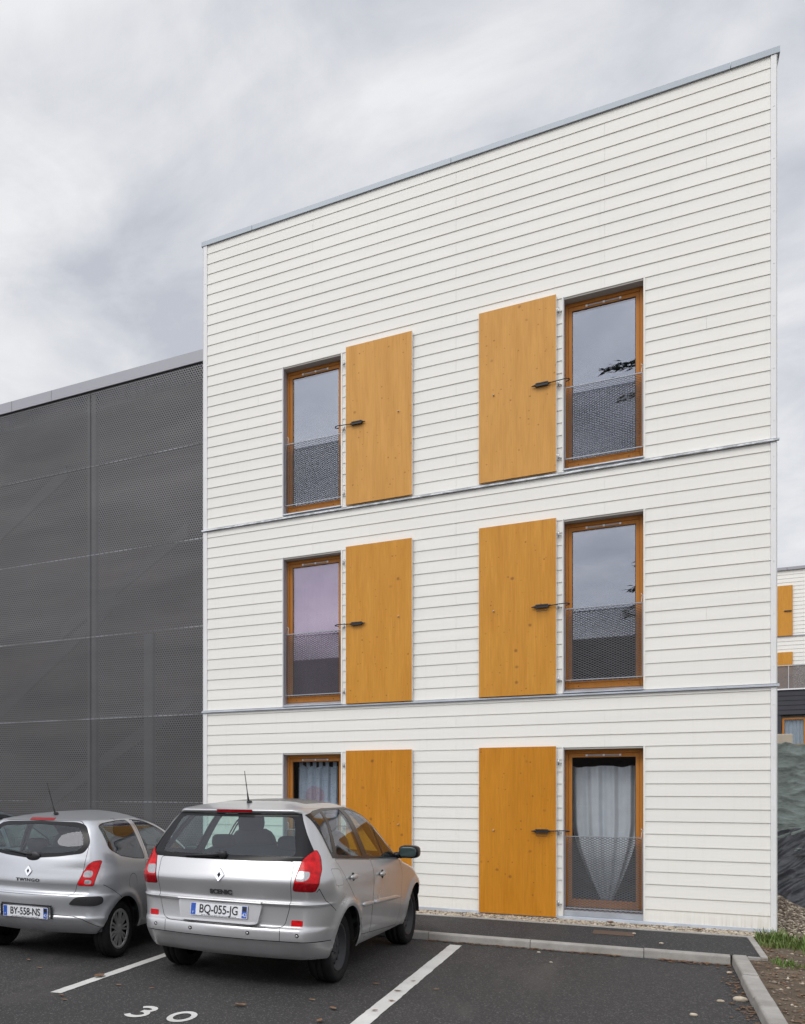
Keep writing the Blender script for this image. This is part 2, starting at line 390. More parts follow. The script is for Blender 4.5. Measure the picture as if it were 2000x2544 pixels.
# ---- windows, guards, shutters
def window(x0, x1, z0, z1, fl, pane='pane', lab=None):
    yF = YW + .145                                    # plane of the timber frame
    zb = z0 + (.060 if fl else .105); zt = z1 - .026
    mb = MB()                                         # outer timber frame, nailed in the opening
    w = .036
    for a, b, c, d in ((x0 + .003, x0 + w, zb, zt), (x1 - w, x1 - .003, zb, zt)): mb.box(a, b, yF, yF + .08, c, d)
    mb.box(x0 + w, x1 - w, yF + .001, yF + .08, zt - .045, zt); mb.box(x0 + w, x1 - w, yF - .012, yF + .08, zb, zb + .062)
    win = mb.build('window', ['frame'], bld, OFF, bevel=.004)
    if lab: win['label'] = lab
    mb = MB(); s0, s1, t0, t1 = x0 + w + .002, x1 - w - .002, zb + .064, zt - .047; g = .040
    mb.box(s0, s0 + g, yF + .014, yF + .075, t0, t1); mb.box(s1 - g, s1, yF + .014, yF + .075, t0, t1)
    mb.box(s0 + g, s1 - g, yF + .015, yF + .075, t0, t0 + .03); mb.box(s0 + g, s1 - g, yF + .015, yF + .075, t1 - .046, t1)
    for px in (.18, .82):
        xx = x0 + (x1 - x0) * px; mb.box(xx - .006, xx + .006, yF - .0135, yF - .0121, zb + .022, zb + .034, 1)
    mb.build('sash', ['frame', 'black'], win, OFF, bevel=.004)
    mb = MB(); mb.box(s0 + g - .004, s1 - g + .004, yF + .036, yF + .060, t0 + .026, t1 - .042)
    mb.build('glass_pane', [pane], win, OFF)
    mb = MB(); e = .006; a, b, c, d = s0 + g, s1 - g, t0 + .03, t1 - .046
    for q in ((a, a + e, c, d), (b - e, b, c, d), (a + e, b - e, c, c + e), (a + e, b - e, d - e, d)): mb.box(q[0], q[1], yF + .026, yF + .0355, q[2], q[3])
    mb.build('glazing_seal', ['black'], win, OFF)
    mb = MB(); xm = (x0 + x1) / 2                      # trickle vent
    mb.box(xm - .17, xm + .17, yF + .004, yF + .0149, t1 - .029, t1 - .014)
    for q in (-.18, 0, .17): mb.box(xm + q - .008, xm + q + .014, yF - .002, yF + .0149, t1 - .034, t1 - .010, 1)
    mb.build('trickle_vent', ['guardframe', 'trim_white'], win, OFF)
    mb = MB()                                         # sill
    if fl:
        mb.prism_x([(YW - .052, z0 - .006), (yF + .05, z0 + .020), (yF + .05, zb - .002), (yF - .002, zb - .002), (YW - .052, z0 + .008)], x0 + .003, x1 - .003)
    else:
        mb.prism_x([(YW - .012, .122), (YW + .02, .122), (YW + .02, .185), (YW - .012, .185)], x0 + .003, x1 - .003)
        mb.prism_x([(YW + .021, .122), (yF + .05, .122), (yF + .05, zb - .002), (YW + .021, .176)], x0 + .003, x1 - .003)
    mb.build('sill', ['zinc'], win, OFF)
    mb = MB()                                         # reveal lining
    yb = yF + .09
    mb.box(x0 - .010, x0 + .002, YW - .020, yb, z0 - .002, z1 + .004, 0); mb.box(x1 - .002, x1 + .010, YW - .020, yb, z0 - .002, z1 + .004, 0)
    mb.box(x0 + .0021, x1 - .0021, YW - .004, yb, z1 - .024, z1 + .004, 1)
    mb.box(x0 - .018, x0 - .0101, YW - .0205, YW - .001, z0, z1, 2); mb.box(x1 - .0019, x1 + .018, YW - .0225, YW - .0201, z0, z1, 2); mb.box(x1 + .0101, x1 + .018, YW - .02, YW - .001, z0, z1, 2)
    mb.build('reveal', ['jamb', 'soffit', 'siding'], win, OFF)
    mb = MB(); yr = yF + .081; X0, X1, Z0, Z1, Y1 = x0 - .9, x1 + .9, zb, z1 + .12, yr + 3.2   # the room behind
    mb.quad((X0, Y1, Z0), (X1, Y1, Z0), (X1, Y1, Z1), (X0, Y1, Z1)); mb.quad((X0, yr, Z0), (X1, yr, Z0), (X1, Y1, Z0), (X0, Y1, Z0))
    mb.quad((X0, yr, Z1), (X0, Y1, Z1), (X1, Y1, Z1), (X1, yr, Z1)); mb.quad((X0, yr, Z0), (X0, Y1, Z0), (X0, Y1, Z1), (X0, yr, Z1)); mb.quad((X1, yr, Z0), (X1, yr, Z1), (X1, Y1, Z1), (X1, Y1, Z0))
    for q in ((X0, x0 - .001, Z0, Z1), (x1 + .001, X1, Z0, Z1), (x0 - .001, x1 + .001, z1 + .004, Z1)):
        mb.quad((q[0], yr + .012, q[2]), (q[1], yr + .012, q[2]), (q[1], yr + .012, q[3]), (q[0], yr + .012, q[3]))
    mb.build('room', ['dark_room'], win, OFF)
    # balustrade
    g0, g1 = zt - 1.945, zt - 1.058
    ga, gb = x0 + .006, x1 - .008; yG = YW + .055
    mb = MB(); r = .006
    mb.box(ga, ga + .008, yG - r, yG + r, g0, g1); mb.box(gb - .008, gb, yG - r, yG + r, g0, g1)
    mb.box(ga + .008, gb - .008, yG - r, yG + r, g1 - .011, g1); mb.box(ga + .008, gb - .008, yG - r, yG + r, g0, g0 + .011)
    gd = mb.build('window_guard', ['guardframe'], bld, OFF)
    mb = MB(); A, B_, hw = .053, .029, .0035
    nx = int((gb - ga) / A) + 2; nz = int((g1 - g0) / B_) + 2
    x_lo, x_hi, z_lo, z_hi = ga + .010, gb - .010, g0 - .022, g1 - .008
    for j in range(nz * 2):
        z = g0 - .02 + j * B_ / 2
        for i in range(nx):
            xa = ga + i * A + (A / 2 if j % 2 else 0)
            for sgn in (-1, 1):
                xb, zz = xa + sgn * A / 2, z + B_ / 2
                if min(xa, xb) < x_lo or max(xa, xb) > x_hi or zz > z_hi: continue
                y0, y1 = yG - .002, yG + .003
                mb.add([(xa, y0, z - hw), (xb, y0, zz - hw), (xb, y1, zz + hw), (xa, y1, z + hw)], [(0, 1, 2, 3)])
    mb.build('expanded_mesh', ['mesh'], gd, OFF)
    mb = MB(); hx = x0 + .035 if x0 < -2 else x1 - .02
    mb.tube([(hx, yG + .02, g1 - .02), (hx + .004, yG + .02, g1 + .05), (hx + .012, yG + .01, g1 + .085), (hx - .004, yG, g1 + .10)], .005, 0, 6)
    mb.build('hook', ['trim_white'], gd, OFF)
    return win, (s0 + g, s1 - g, t0 + .03, t1 - .046, yF)

def shutter(x0, x1, z0, z1, side, mat, handle, lab):
    """side=+1: hinges on the right edge (window to the right)"""
    yb, yf = YW - .030, YW - .068
    mb = MB(); mb.box(x0 + .004, x1 - .004, yf, yb, z0, z1, 0)
    mb.box(x0, x0 + .0038, yf + .002, yb - .001, z0 + .001, z1 - .001, 1); mb.box(x1 - .0038, x1, yf + .002, yb - .001, z0 + .001, z1 - .001, 1)
    sh = mb.build('shutter', [mat, 'trim_white'], bld, OFF); sh['label'] = lab
    hx = x1 if side > 0 else x0
    for q in (.085, .50, .91):
        z = z0 + (z1 - z0) * q; s = side
        mb = MB()
        mb.box(min(hx + s * .0005, hx + s * .022), max(hx + s * .0005, hx + s * .022), yf + .006, yf + .012, z + .010, z + .024)
        mb.tube([(hx + s * .022, yf + .012, z - .042), (hx + s * .022, yf + .012, z + .032)], .0085, 0, 8)
        mb.tube([(hx + s * .022, yf + .012, z - .02), (hx + s * .05, YW - .018, z - .02)], .006, 0, 6)
        mb.build('hinge', ['steel'], sh, OFF)
    # stay bar with black catch
    zc = z0 + (z1 - z0) * .503; a = hx - side * .155
    mb = MB(); mb.box(a - .068, a + .068, yf - .046, yf - .004, zc - .022, zc + .022)
    mb.box(a - .060, a + .060, yf - .052, yf - .0461, zc + .006, zc + .014)
    mb.tube([(a - side * .068, yf - .026, zc), (a - side * .088, yf - .026, zc - .002)], .017, 0, 10, .010)
    mb.tube([(a - side * .088, yf - .026, zc - .002), (a - side * .115, yf - .026, zc - .004)], .010, 0, 8, .006)
    mb.tube([(a + side * .068, yf - .026, zc), (a + side * .10, yf - .026, zc + .002)], .015, 0, 10, .007)
    pts = [(a + side * .10, yf - .026, zc + .002), (hx + side * .06, yf - .028, zc + .008)]
    for k in range(9):
        t = PI * k / 8; pts.append((hx + side * (.10 + .04 * math.sin(t)), yf - .012 + .030 * (1 - math.cos(t)) - .02, zc + .010 - .002 * k))
    mb.tube(pts, .007, 0, 8)
    if handle:
        mb.tube([(a - .055, yf - .045, zc - .02), (a - .055, yf - .052, zc - .062), (a + .055, yf - .052, zc - .062), (a + .055, yf - .045, zc - .02)], .004, 0, 6)
    mb.build('stay_latch', ['black'], sh, OFF, bevel=.004)
    mb = MB(); kx = x0 + (x1 - x0) * (.20 if side > 0 else .80)
    mb.ellipsoid((kx, yf - .012, zc - .004 + (0 if side > 0 else .05)), (.010, .016, .010), 0, 10, 6)
    mb.build('knob', ['steel'], sh, OFF)
    return sh

ORD = {0: 'ground floor', 1: 'first floor', 2: 'top floor'}
WIN = {}
for ci, (x0, x1) in enumerate(COLS):
    for fl, (z0, z1) in enumerate(FLOORS):
        side = 'left' if ci == 0 else 'right'
        lb = {(0, 1): 'window with pinkish mauve reflection in its glass', (1, 0): 'window with gathered grey curtain behind the guard', (0, 0): 'window with tabbed curtain half hidden by the car roof'}.get((ci, fl))
        WIN[(ci, fl)] = window(x0, x1, z0, z1, fl, 'pane_clear' if fl == 0 else ('pane_pink' if (ci, fl) == (0, 1) else 'pane'), lb)
        sz = ((.098, 2.193), (2.838, 4.992), (5.566, 7.731))[fl]
        mt = ('wood_deep', 'wood_mid', 'wood_pale')[fl]
        lab = '%s orange wooden shutter beside the %s window' % (ORD[fl], side)
        if ci == 0: shutter(-3.438, -2.573, sz[0], sz[1], -1, mt, False, lab)
        else: shutter(-1.770, -.900, sz[0], sz[1], 1, mt, fl < 2, lab)

# ---- curtains hanging inside: things of their own
def mk_cloth(name, c1, tr=.35, motif=None, stripe=False):
    m = bpy.data.materials.new(name); m.use_nodes = True; nt = m.node_tree; nt.nodes.clear()
    out = N(nt, 'ShaderNodeOutputMaterial'); d = N(nt, 'ShaderNodeBsdfDiffuse'); t = N(nt, 'ShaderNodeBsdfTranslucent')
    v = coords(nt, (1, 1, 1), False); c = mixc(nt, ramp(nt, noise(nt, v, 5, 4), .3, .7), tuple(x * .88 for x in c1), c1)
    if motif:
        tc = N(nt, 'ShaderNodeTexCoord')
        vm = N(nt, 'ShaderNodeVectorMath', operation='DISTANCE'); nt.links.new(tc.outputs['Object'], vm.inputs[0]); vm.inputs[1].default_value = motif[0]
        c = mixc(nt, ramp(nt, vm.outputs['Value'], motif[1], motif[1] * .93, 0, .8), c, motif[2])
    if stripe:
        vv = coords(nt, (9, 1, 30), False); s = noise(nt, vv, 2.4, 3, .6, 1.); c = mixc(nt, ramp(nt, s, .60, .66, 0, .6), c, (.12, .15, .22))
    nt.links.new(c, d.inputs[0]); nt.links.new(c, t.inputs[0])
    mx = N(nt, 'ShaderNodeMixShader'); mx.inputs[0].default_value = .25; nt.links.new(d.outputs[0], mx.inputs[1]); nt.links.new(t.outputs[0], mx.inputs[2])
    nt.links.new(mx.outputs[0], out.inputs[0]); return m

def curtain_mesh(x0, x1, zt, zb, y, gather, folds, amp, seed):
    rg = random.Random(seed); nx, nz = 120, 60; mb = MB(); vs = []
    ph = [rg.uniform(0, 6) for _ in range(4)]
    for j in range(nz + 1):
        t = j / nz; z = zt + (zb - zt) * t
        for i in range(nx + 1):
            u = i / nx; w = gather(t); xc = (x0 + x1) / 2 + w[1]
            x = xc + (u - .5) * (x1 - x0) * w[0]
            a = amp * (1 + .6 * t)
            yy = y + a * (math.sin(u * folds * 2 * PI + ph[0] + .5 * math.sin(t * 3)) + .45 * math.sin(u * folds * 4.3 * PI + ph[1] + t) + .3 * math.sin(u * 9 + ph[2]))
            zz = z + ((.010 * math.cos(u * folds * 2 * PI + ph[0]) + .010 * math.sin(u * 23 + ph[3]) + .008 * math.sin(u * 11 + ph[2])) * max(0, 1 - t * 14))
            vs.append((x, yy, zz))
    fs = [(j * (nx + 1) + i, j * (nx + 1) + i + 1, (j + 1) * (nx + 1) + i + 1, (j + 1) * (nx + 1) + i) for j in range(nz) for i in range(nx)]
    mb.add(vs, fs, 0, True); return mb
a, b, c, d, yF = WIN[(1, 0)][1]
ga = lambda t: (1 - .04 * t if t < .42 else max(.14, 1 - .04 * t - .80 * ((t - .42) / .58) ** 1.5), .03 * t)
mb = curtain_mesh(a - .03, b + .02, d - .11, c - .02, yF + .20, ga, 4.0, .020, 4)
M['sheer'] = mk_cloth('sheer_grey_fabric', (.88, .89, .92), .3)
cur = mb.build('curtain', ['sheer'], None, ((a + b) / 2, yF + .2, d)); tag(cur, 'grey sheer curtain drawn in towards its hem behind the right ground floor window', 'curtain')
a, b, c, d, yF = WIN[(0, 0)][1]
mb = curtain_mesh(a + .03, b - .06, d - .07, c + .1, yF + .18, lambda t: (1 - .03 * t, 0), 4.5, .014, 9)
for px in (.08, .26, .42, .58, .74, .93):
    xx = a + .03 + (b - a - .09) * px; mb.box(xx - .026, xx + .026, yF + .172, yF + .176, d - .085, d - .004)
M['tabcloth'] = mk_cloth('patterned_blue_white_fabric', (.60, .67, .76), .3, ((-.06, 0, -.50), .15, (.58, .44, .51)), True)
cur = mb.build('curtain', ['tabcloth'], None, ((a + b) / 2, yF + .18, d)); tag(cur, 'pale blue tab top curtain behind the window above the silver car roof', 'curtain')
a, b, c, d, yF = WIN[(0, 1)][1]
mb = curtain_mesh(a - .02, b + .02, d + .05, c - .03, yF + .12, lambda t: (1, 0), 3, .006, 5)
M['mauve'] = mk_cloth('mauve_blind_fabric', (.62, .40, .56), .3)
cur = mb.build('curtain', ['mauve'], None, ((a + b) / 2, yF + .12, d)); tag(cur, 'mauve curtain behind the first floor window left of its shutter', 'curtain')

# ------------------------------------------------------------------ dark perforated building on the left
def mk_perf():
    m = bpy.data.materials.new('perforated_dark_sheet'); m.use_nodes = True; nt = m.node_tree; nt.nodes.clear()
    out = N(nt, 'ShaderNodeOutputMaterial')
    tc = N(nt, 'ShaderNodeTexCoord'); sp = N(nt, 'ShaderNodeSeparateXYZ'); nt.links.new(tc.outputs['Object'], sp.inputs[0])
    P = .039; H = P * .866
    def mth(op, a, b=None, c=None):
        n = N(nt, 'ShaderNodeMath', operation=op)
        for k, v in enumerate((a, b, c)):
            if v is None: continue
            if isinstance(v, (int, float)): n.inputs[k].default_value = v
            else: nt.links.new(v, n.inputs[k])
        return n.outputs[0]
    def lat(ox, oz):                                     # distance to the nearest point of a rectangular lattice
        u = mth('PINGPONG', mth('ADD', sp.outputs['X'], 100 * P + ox), P / 2); w = mth('PINGPONG', mth('ADD', sp.outputs['Z'], 100 * H + oz), H)
        return mth('SQRT', mth('ADD', mth('MULTIPLY', u, u), mth('MULTIPLY', w, w)))
    d = mth('MINIMUM', lat(0, 0), lat(P / 2, H))
    hole = ramp(nt, d, .0136, .0124)
    b = N(nt, 'ShaderNodeBsdfPrincipled'); v = coords(nt, (1, 1, 1), False); vs = coords(nt, (.5, 1, 2.2), False)
    n1 = noise(nt, vs, .9, 4, .6, .5)
    nt.links.new(mixc(nt, ramp(nt, n1, .3, .7), (.140, .139, .144), (.185, .183, .188)), b.inputs['Base Color'])
    oi = N(nt, 'ShaderNodeObjectInfo'); cc = b.inputs['Base Color'].links[0].from_socket
    nt.links.new(mixc(nt, ramp(nt, oi.outputs['Random'], 0, 1, 0, .22), cc, (.06, .058, .058)), b.inputs['Base Color'])
    b.inputs['Roughness'].default_value = .42; b.inputs['Metallic'].default_value = .4
    bump(nt, b, noise(nt, vs, 1.4, 2), .25, .05)
    tr = N(nt, 'ShaderNodeBsdfTransparent'); mx = N(nt, 'ShaderNodeMixShader')
    nt.links.new(hole, mx.inputs[0]); nt.links.new(b.outputs[0], mx.inputs[1]); nt.links.new(tr.outputs[0], mx.inputs[2])
    nt.links.new(mx.outputs[0], out.inputs[0]); return m
M['perf'] = mk_perf()
def mk_lip():                                           # folded sheet edge, bright between the punched slots
    m, nt, b, out = nmat('punched_sheet_lip'); tc = N(nt, 'ShaderNodeTexCoord'); sp = N(nt, 'ShaderNodeSeparateXYZ'); nt.links.new(tc.outputs['Object'], sp.inputs[0])
    pp = N(nt, 'ShaderNodeMath', operation='PINGPONG'); pp.inputs[1].default_value = .043; nt.links.new(sp.outputs['X'], pp.inputs[0])
    v = coords(nt, (1, 1, 1), False); k = ramp(nt, noise(nt, v, 1.1, 3), .35, .65)
    a = mixc(nt, k, (.16, .16, .165), (.52, .53, .56)); nt.links.new(mixc(nt, ramp(nt, pp.outputs[0], .005, .012), (.09, .09, .09), a), b.inputs['Base Color'])
    b.inputs['Roughness'].default_value = .4; b.inputs['Metallic'].default_value = .3; return m
M['lip'] = mk_lip()
M['inner'] = simple('dark_inner_wall', (.105, .078, .060), .8, 0, .3, .9, (.35, 1, 1.6), alt=(.022, .020, .020))
M['inner_steel'] = simple('inner_steelwork', (.135, .135, .138), .5, .3, .1, 3)
OD = (-9.5, 13.12, 0)
dk = thing('dark_building', 'lower building faced with dark grey perforated metal sheets left of the white one', 'building', OD)
YD = 13.12; X0, X1 = -20.0, -5.556; DZ = [.10, 1.465, 2.80, 4.125, 5.448, 6.88, 8.085]
DXS = [X0, -17.3, -14.05, -10.78, -7.515, X1]
for j in range(len(DZ) - 1):
    for i in range(len(DXS) - 1):
        mb = MB(); mb.box(DXS[i] + .005, DXS[i + 1] - .005, YD, YD + .003, DZ[j] + .007, DZ[j + 1] - .007)
        for q in (DXS[i] + .005, DXS[i + 1] - .023): mb.box(q, q + .018, YD + .0031, YD + .03, DZ[j] + .007, DZ[j + 1] - .007)
        mb.build('perforated_panel', ['perf'], dk, OD)
for z in DZ[1:-1]:
    mb = MB(); mb.box(X0 + .02, X1 - .002, YD - .006, YD + .02, z - .0055, z + .0035); mb.build('rail', ['lip'], dk, OD)
mb = MB(); mb.quad((X0, YD + .75, .05), (X1, YD + .75, .05), (X1, YD + .75, 8.2), (X0, YD + .75, 8.2))
mb.quad((X1, YD + .004, .05), (X1, 24, .05), (X1, 24, 8.2), (X1, YD + .004, 8.2)); mb.quad((X0, YD, .05), (X0, 24, .05), (X0, 24, 8.2), (X0, YD, 8.2))
mb.build('wall', ['inner'], dk, OD)
mb = MB(); mb.box(X0, X1, YD - .03, YD + .06, 8.10, 8.275)
for x in (-9.05, -8.25, -12.2, -15.2, -18.2): mb.box(x - .0015, x + .0015, YD - .0325, YD - .0301, 8.10, 8.275, 1)
mb.box(X0, X1, YD + .061, 24, 8.15, 8.26); mb.build('coping', ['cap_grey', 'black'], dk, OD)
mb = MB()
for x in (-6.60, -7.62, -10.9, -14.2, -17.4): mb.box(x, x + .15, YD + .08, YD + .2, .05, 4.1 if x > -7 else 8.05)
mb.build('post', ['inner_steel'], dk, OD)
mb = MB()                                             # stair flights seen through the holes
for x0, z0, x1, z1 in ((-8.6, 1.3, -5.9, 3.0), (-9.6, 2.9, -7.3, 4.6), (-12.6, 4.2, -8.2, 6.9), (-8.3, 4.2, -6.0, 5.6)):
    mb.add([(x0, YD + .35, z0), (x1, YD + .35, z1), (x1, YD + .35, z1 + .22), (x0, YD + .35, z0 + .22), (x0, YD + .40, z0), (x1, YD + .40, z1), (x1, YD + .40, z1 + .22), (x0, YD + .40, z0 + .22)],
           [(0, 1, 2, 3), (7, 6, 5, 4), (3, 2, 6, 7), (0, 4, 5, 1)])
M['stringer'] = simple('stair_steel', (.085, .080, .077), .6)
mb.build('stair_stringer', ['stringer'], dk, OD)

# ------------------------------------------------------------------ far apartment building on the right
YB = 48.5; OB = (8., YB, 0)
far = thing('apartment_building', 'distant white boarded apartment building with orange shutters above a dark slate base', 'building', OB)
BX0, BX1 = .5, 22.
mb = MB()
rows = []; z = 5.6
while z < 10.56: rows.append(z); z += .16
for z0 in rows:
    mb.add([(BX0, YB - .022, z0 - .012), (BX1, YB - .022, z0 - .012), (BX1, YB - .004, z0 + .16), (BX0, YB - .004, z0 + .16), (BX0, YB, z0 - .012), (BX1, YB, z0 - .012)], [(0, 1, 2, 3), (4, 5, 1, 0)])
mb.box(BX0, BX1, YB, YB + 9, 0, 10.56); mb.build('wall', ['siding'], far, OB)
mb = MB(); x = BX0
while x < BX1:
    mb.box(x, min(BX1, x + .868), YB - .10, YB + .2, 10.565, 10.68); x += .88
mb.build('gutter', ['cap_grey'], far, OB)
mb = MB(); mb.box(BX0, BX1, YB - .05, YB - .0221, 7.86, 7.90); mb.build('floor_band', ['cap_grey'], far, OB)
for sx in (4.18, 8.9, 13.4):
    for z0, z1 in ((7.89, 9.935), (5.2, 7.222)):
        mb = MB(); mb.box(sx, sx + .895, YB - .09, YB - .055, z0, z1); s = mb.build('shutter', ['wood_mid'], far, OB)
        mb = MB(); q = z0 + 1.0; mb.box(sx + .62, sx + .86, YB - .13, YB - .091, q - .02, q + .02); mb.build('stay_latch', ['black'], s, OB)
M['slate'] = simple('dark_slate_cladding', (.035, .036, .045), .7, 0, .2, 4)
mb = MB(); z = 4.62
while z < 5.54:
    mb.add([(BX0, YB - 1.02, z), (BX1, YB - 1.02, z), (BX1, YB - 1.0, z + .19), (BX0, YB - 1.0, z + .19), (BX0, YB - .98, z), (BX1, YB - .98, z)], [(0, 1, 2, 3), (4, 5, 1, 0)]); z += .188
mb.box(BX0, BX1, YB - .99, YB - .03, 4.63, 5.60); mb.build('slate_band', ['slate'], far, OB)
mb = MB(); mb.box(BX0, BX1, YB - .99, YB - .03, 0, 3.4); mb.box(BX0, 4.62, YB - .98, YB - .03, 3.41, 4.62); mb.box(9.0, BX1, YB - .98, YB - .03, 3.41, 4.62); mb.build('lower_wall', ['slate'], far, OB)
def mk_netting():
    m = bpy.data.materials.new('balcony_mesh'); m.use_nodes = True; nt = m.node_tree; nt.nodes.clear(); out = N(nt, 'ShaderNodeOutputMaterial')
    d = N(nt, 'ShaderNodeBsdfDiffuse'); v = coords(nt, (1, 1, 1), False); nt.links.new(mixc(nt, noise(nt, v, 3), (.20, .18, .175), (.25, .23, .225)), d.inputs[0])
    w = N(nt, 'ShaderNodeTexVoronoi'); w.inputs['Scale'].default_value = 70; nt.links.new(v, w.inputs['Vector'])
    t = N(nt, 'ShaderNodeBsdfTransparent'); mx = N(nt, 'ShaderNodeMixShader'); nt.links.new(ramp(nt, w.outputs['Distance'], .42, .34), mx.inputs[0])
    nt.links.new(d.outputs[0], mx.inputs[1]); nt.links.new(t.outputs[0], mx.inputs[2]); nt.links.new(mx.outputs[0], out.inputs[0]); return m
M['netting'] = mk_netting()
mb = MB(); mb.box(BX0, BX1, YB - 1.0, YB - .994, 5.66, 6.56)
for x in (2.4, 4.85, 7.3, 9.8, 12.3): mb.box(x - .012, x + .012, YB - 1.03, YB - 1.001, 5.62, 6.58, 1)
mb.box(BX0, BX1, YB - 1.04, YB - .98, 6.561, 6.59, 1); mb.box(BX0, BX1, YB - 1.06, YB - .97, 5.601, 5.655, 2); mb.build('balcony_guard', ['netting', 'steel', 'trim_white'], far, OB)
M['farcurtain'] = mk_cloth('pale_net_curtain', (.55, .62, .68), .3)
for wx0, wx1 in ((4.66, 5.42), (5.44, 6.2), (6.9, 7.66)):
    mb = MB(); y = YB - .86
    for q in ((wx0, wx0 + .07, 3.42, 4.50), (wx1 - .07, wx1, 3.42, 4.50), (wx0 + .07, wx1 - .07, 4.43, 4.50)): mb.box(q[0], q[1], y, y + .07, q[2], q[3])
    w = mb.build('window', ['frame'], far, OB)
    mb = MB(); mb.box(wx0 + .07, wx1 - .07, y + .03, y + .036, 3.42, 4.43); mb.build('glass_pane', ['pane_clear'], w, OB)
    cb = curtain_mesh(wx0 + .03, wx1 - .03, 4.46, 3.42, y + .15, lambda t: (1, 0), 5, .02, 3); cb.build('net_curtain', ['farcurtain'], w, OB)
# ------------------------------------------------------------------ ground
def mk_asphalt(name, lo, hi, stain):
    m, nt, b, out = nmat(name)
    v = coords(nt, (1, 1, 1), False)
    fine = noise(nt, v, 210, 3, .7); mid = noise(nt, v, 38, 4); big = noise(nt, v, .55, 5, .6, .4)
    vo = N(nt, 'ShaderNodeTexVoronoi'); vo.inputs['Scale'].default_value = 120; nt.links.new(v, vo.inputs['Vector'])
    sc = N(nt, 'ShaderNodeSeparateColor'); nt.links.new(vo.outputs['Color'], sc.inputs[0])
    c = mixc(nt, ramp(nt, big, .32, .68), lo, hi)
    c = mixc(nt, ramp(nt, fine, .35, .7, 0, .55), c, tuple(x * .45 for x in lo))
    c = mixc(nt, ramp(nt, mid, .52, .72, 0, .5), c, tuple(x * 1.7 for x in hi))
    c = mixc(nt, ramp(nt, sc.outputs[0], .90, .95, 0, .8), c, (.17, .16, .15))
    sw = coords(nt, (.7, .25, 1), False); st = noise(nt, sw, 1.3, 6, .65, 1.2)
    c = mixc(nt, ramp(nt, st, .54, .74, 0, .6), c, stain)
    tk = noise(nt, coords(nt, (2.2, .12, 1), False), 1.6, 4, .6, .6); c = mixc(nt, ramp(nt, tk, .56, .74, 0, .35), c, tuple(x * .55 for x in lo))
    nt.links.new(c, b.inputs['Base Color']); nt.links.new(ramp(nt, big, .3, .7, .72, .9), b.inputs['Roughness'])
    b.inputs['Specular IOR Level'].default_value = .35
    ad = N(nt, 'ShaderNodeMath', operation='ADD'); nt.links.new(fine, ad.inputs[0]); nt.links.new(vo.outputs['Distance'], ad.inputs[1])
    bump(nt, b, ad.outputs[0], .55, .006)
    return m
M['asphalt'] = mk_asphalt('parking_asphalt', (.038, .0365, .037), (.053, .050, .050), (.088, .081, .075))
M['asphalt_new'] = mk_asphalt('pavement_asphalt', (.030, .030, .032), (.040, .040, .043), (.060, .058, .056))
def mk_white():
    m, nt, b, out = nmat('worn_white_road_paint')
    v = coords(nt, (1, 1, 1), False); n1 = noise(nt, v, 26, 6, .7); n2 = noise(nt, v, 2.5, 4)
    c = mixc(nt, ramp(nt, n2, .3, .7), (.52, .51, .49), (.64, .635, .61))
    c = mixc(nt, ramp(nt, n1, .60, .72, 0, .75), c, (.10, .10, .10))
    nt.links.new(c, b.inputs['Base Color']); b.inputs['Roughness'].default_value = .75
    bump(nt, b, noise(nt, v, 150, 2), .3, .003); return m
M['white_paint'] = mk_white()
def mk_concrete():
    m, nt, b, out = nmat('kerb_concrete')
    v = coords(nt, (1, 1, 1), False); n1 = noise(nt, v, 3.2, 6, .65); n2 = noise(nt, v, 90, 3)
    c = mixc(nt, ramp(nt, n1, .3, .7), (.25, .235, .215), (.40, .385, .36))
    c = mixc(nt, ramp(nt, n2, .55, .8, 0, .45), c, (.15, .14, .125))
    nt.links.new(c, b.inputs['Base Color']); b.inputs['Roughness'].default_value = .85
    bump(nt, b, n2, .3, .004); return m
M['concrete'] = mk_concrete()
def mk_soil():
    m, nt, b, out = nmat('bare_soil')
    v = coords(nt, (1, 1, 1), False); n1 = noise(nt, v, 2.6, 7, .7, .4); n2 = noise(nt, v, 30, 5, .7)
    c = mixc(nt, ramp(nt, n1, .3, .68), (.060, .042, .028), (.17, .125, .082))
    c = mixc(nt, ramp(nt, n2, .5, .72, 0, .7), c, (.032, .022, .015))
    nt.links.new(c, b.inputs['Base Color']); b.inputs['Roughness'].default_value = .95
    bump(nt, b, n2, .8, .02); return m
M['soil'] = mk_soil()

mb = MB(); mb.quad((-90, -90, 0), (.80, -90, 0), (.80, 11.04, 0), (-90, 11.04, 0)); tag(mb.build('parking_asphalt', ['asphalt']), kind='structure')
mb = MB(); mb.quad((-700, -700, -.03), (700, -700, -.03), (700, 900, -.03), (-700, 900, -.03)); tag(mb.build('ground', ['soil']), kind='structure')
# soil right of the kerb, lightly uneven, rising to the bank
mb = MB(); nx, ny = 110, 210; gx0, gx1, gy0, gy1 = .80, 26., -20., 46.
vs = []
for j in range(ny + 1):
    for i in range(nx + 1):
        x = gx0 + (gx1 - gx0) * (i / nx) ** 2.2; y = gy0 + (gy1 - gy0) * j / ny
        z = .052 + .020 * mnoise.noise((x * 1.7, y * 1.7, 0)) + .012 * mnoise.noise((x * 6, y * 6, 3)) + min(.05, max(0, (x - 1)) * .02)
        vs.append((x, y, z))
mb.add(vs, [(j * (nx + 1) + i, j * (nx + 1) + i + 1, (j + 1) * (nx + 1) + i + 1, (j + 1) * (nx + 1) + i) for j in range(ny) for i in range(nx)], 0, True)
tag(mb.build('soil_ground', ['soil']), kind='structure')
mb = MB(); mb.quad((-30, 11.10, .078), (.925, 11.10, .078), (.925, 12.52, .078), (-30, 12.52, .078)); tag(mb.build('pavement', ['asphalt_new']), kind='structure')

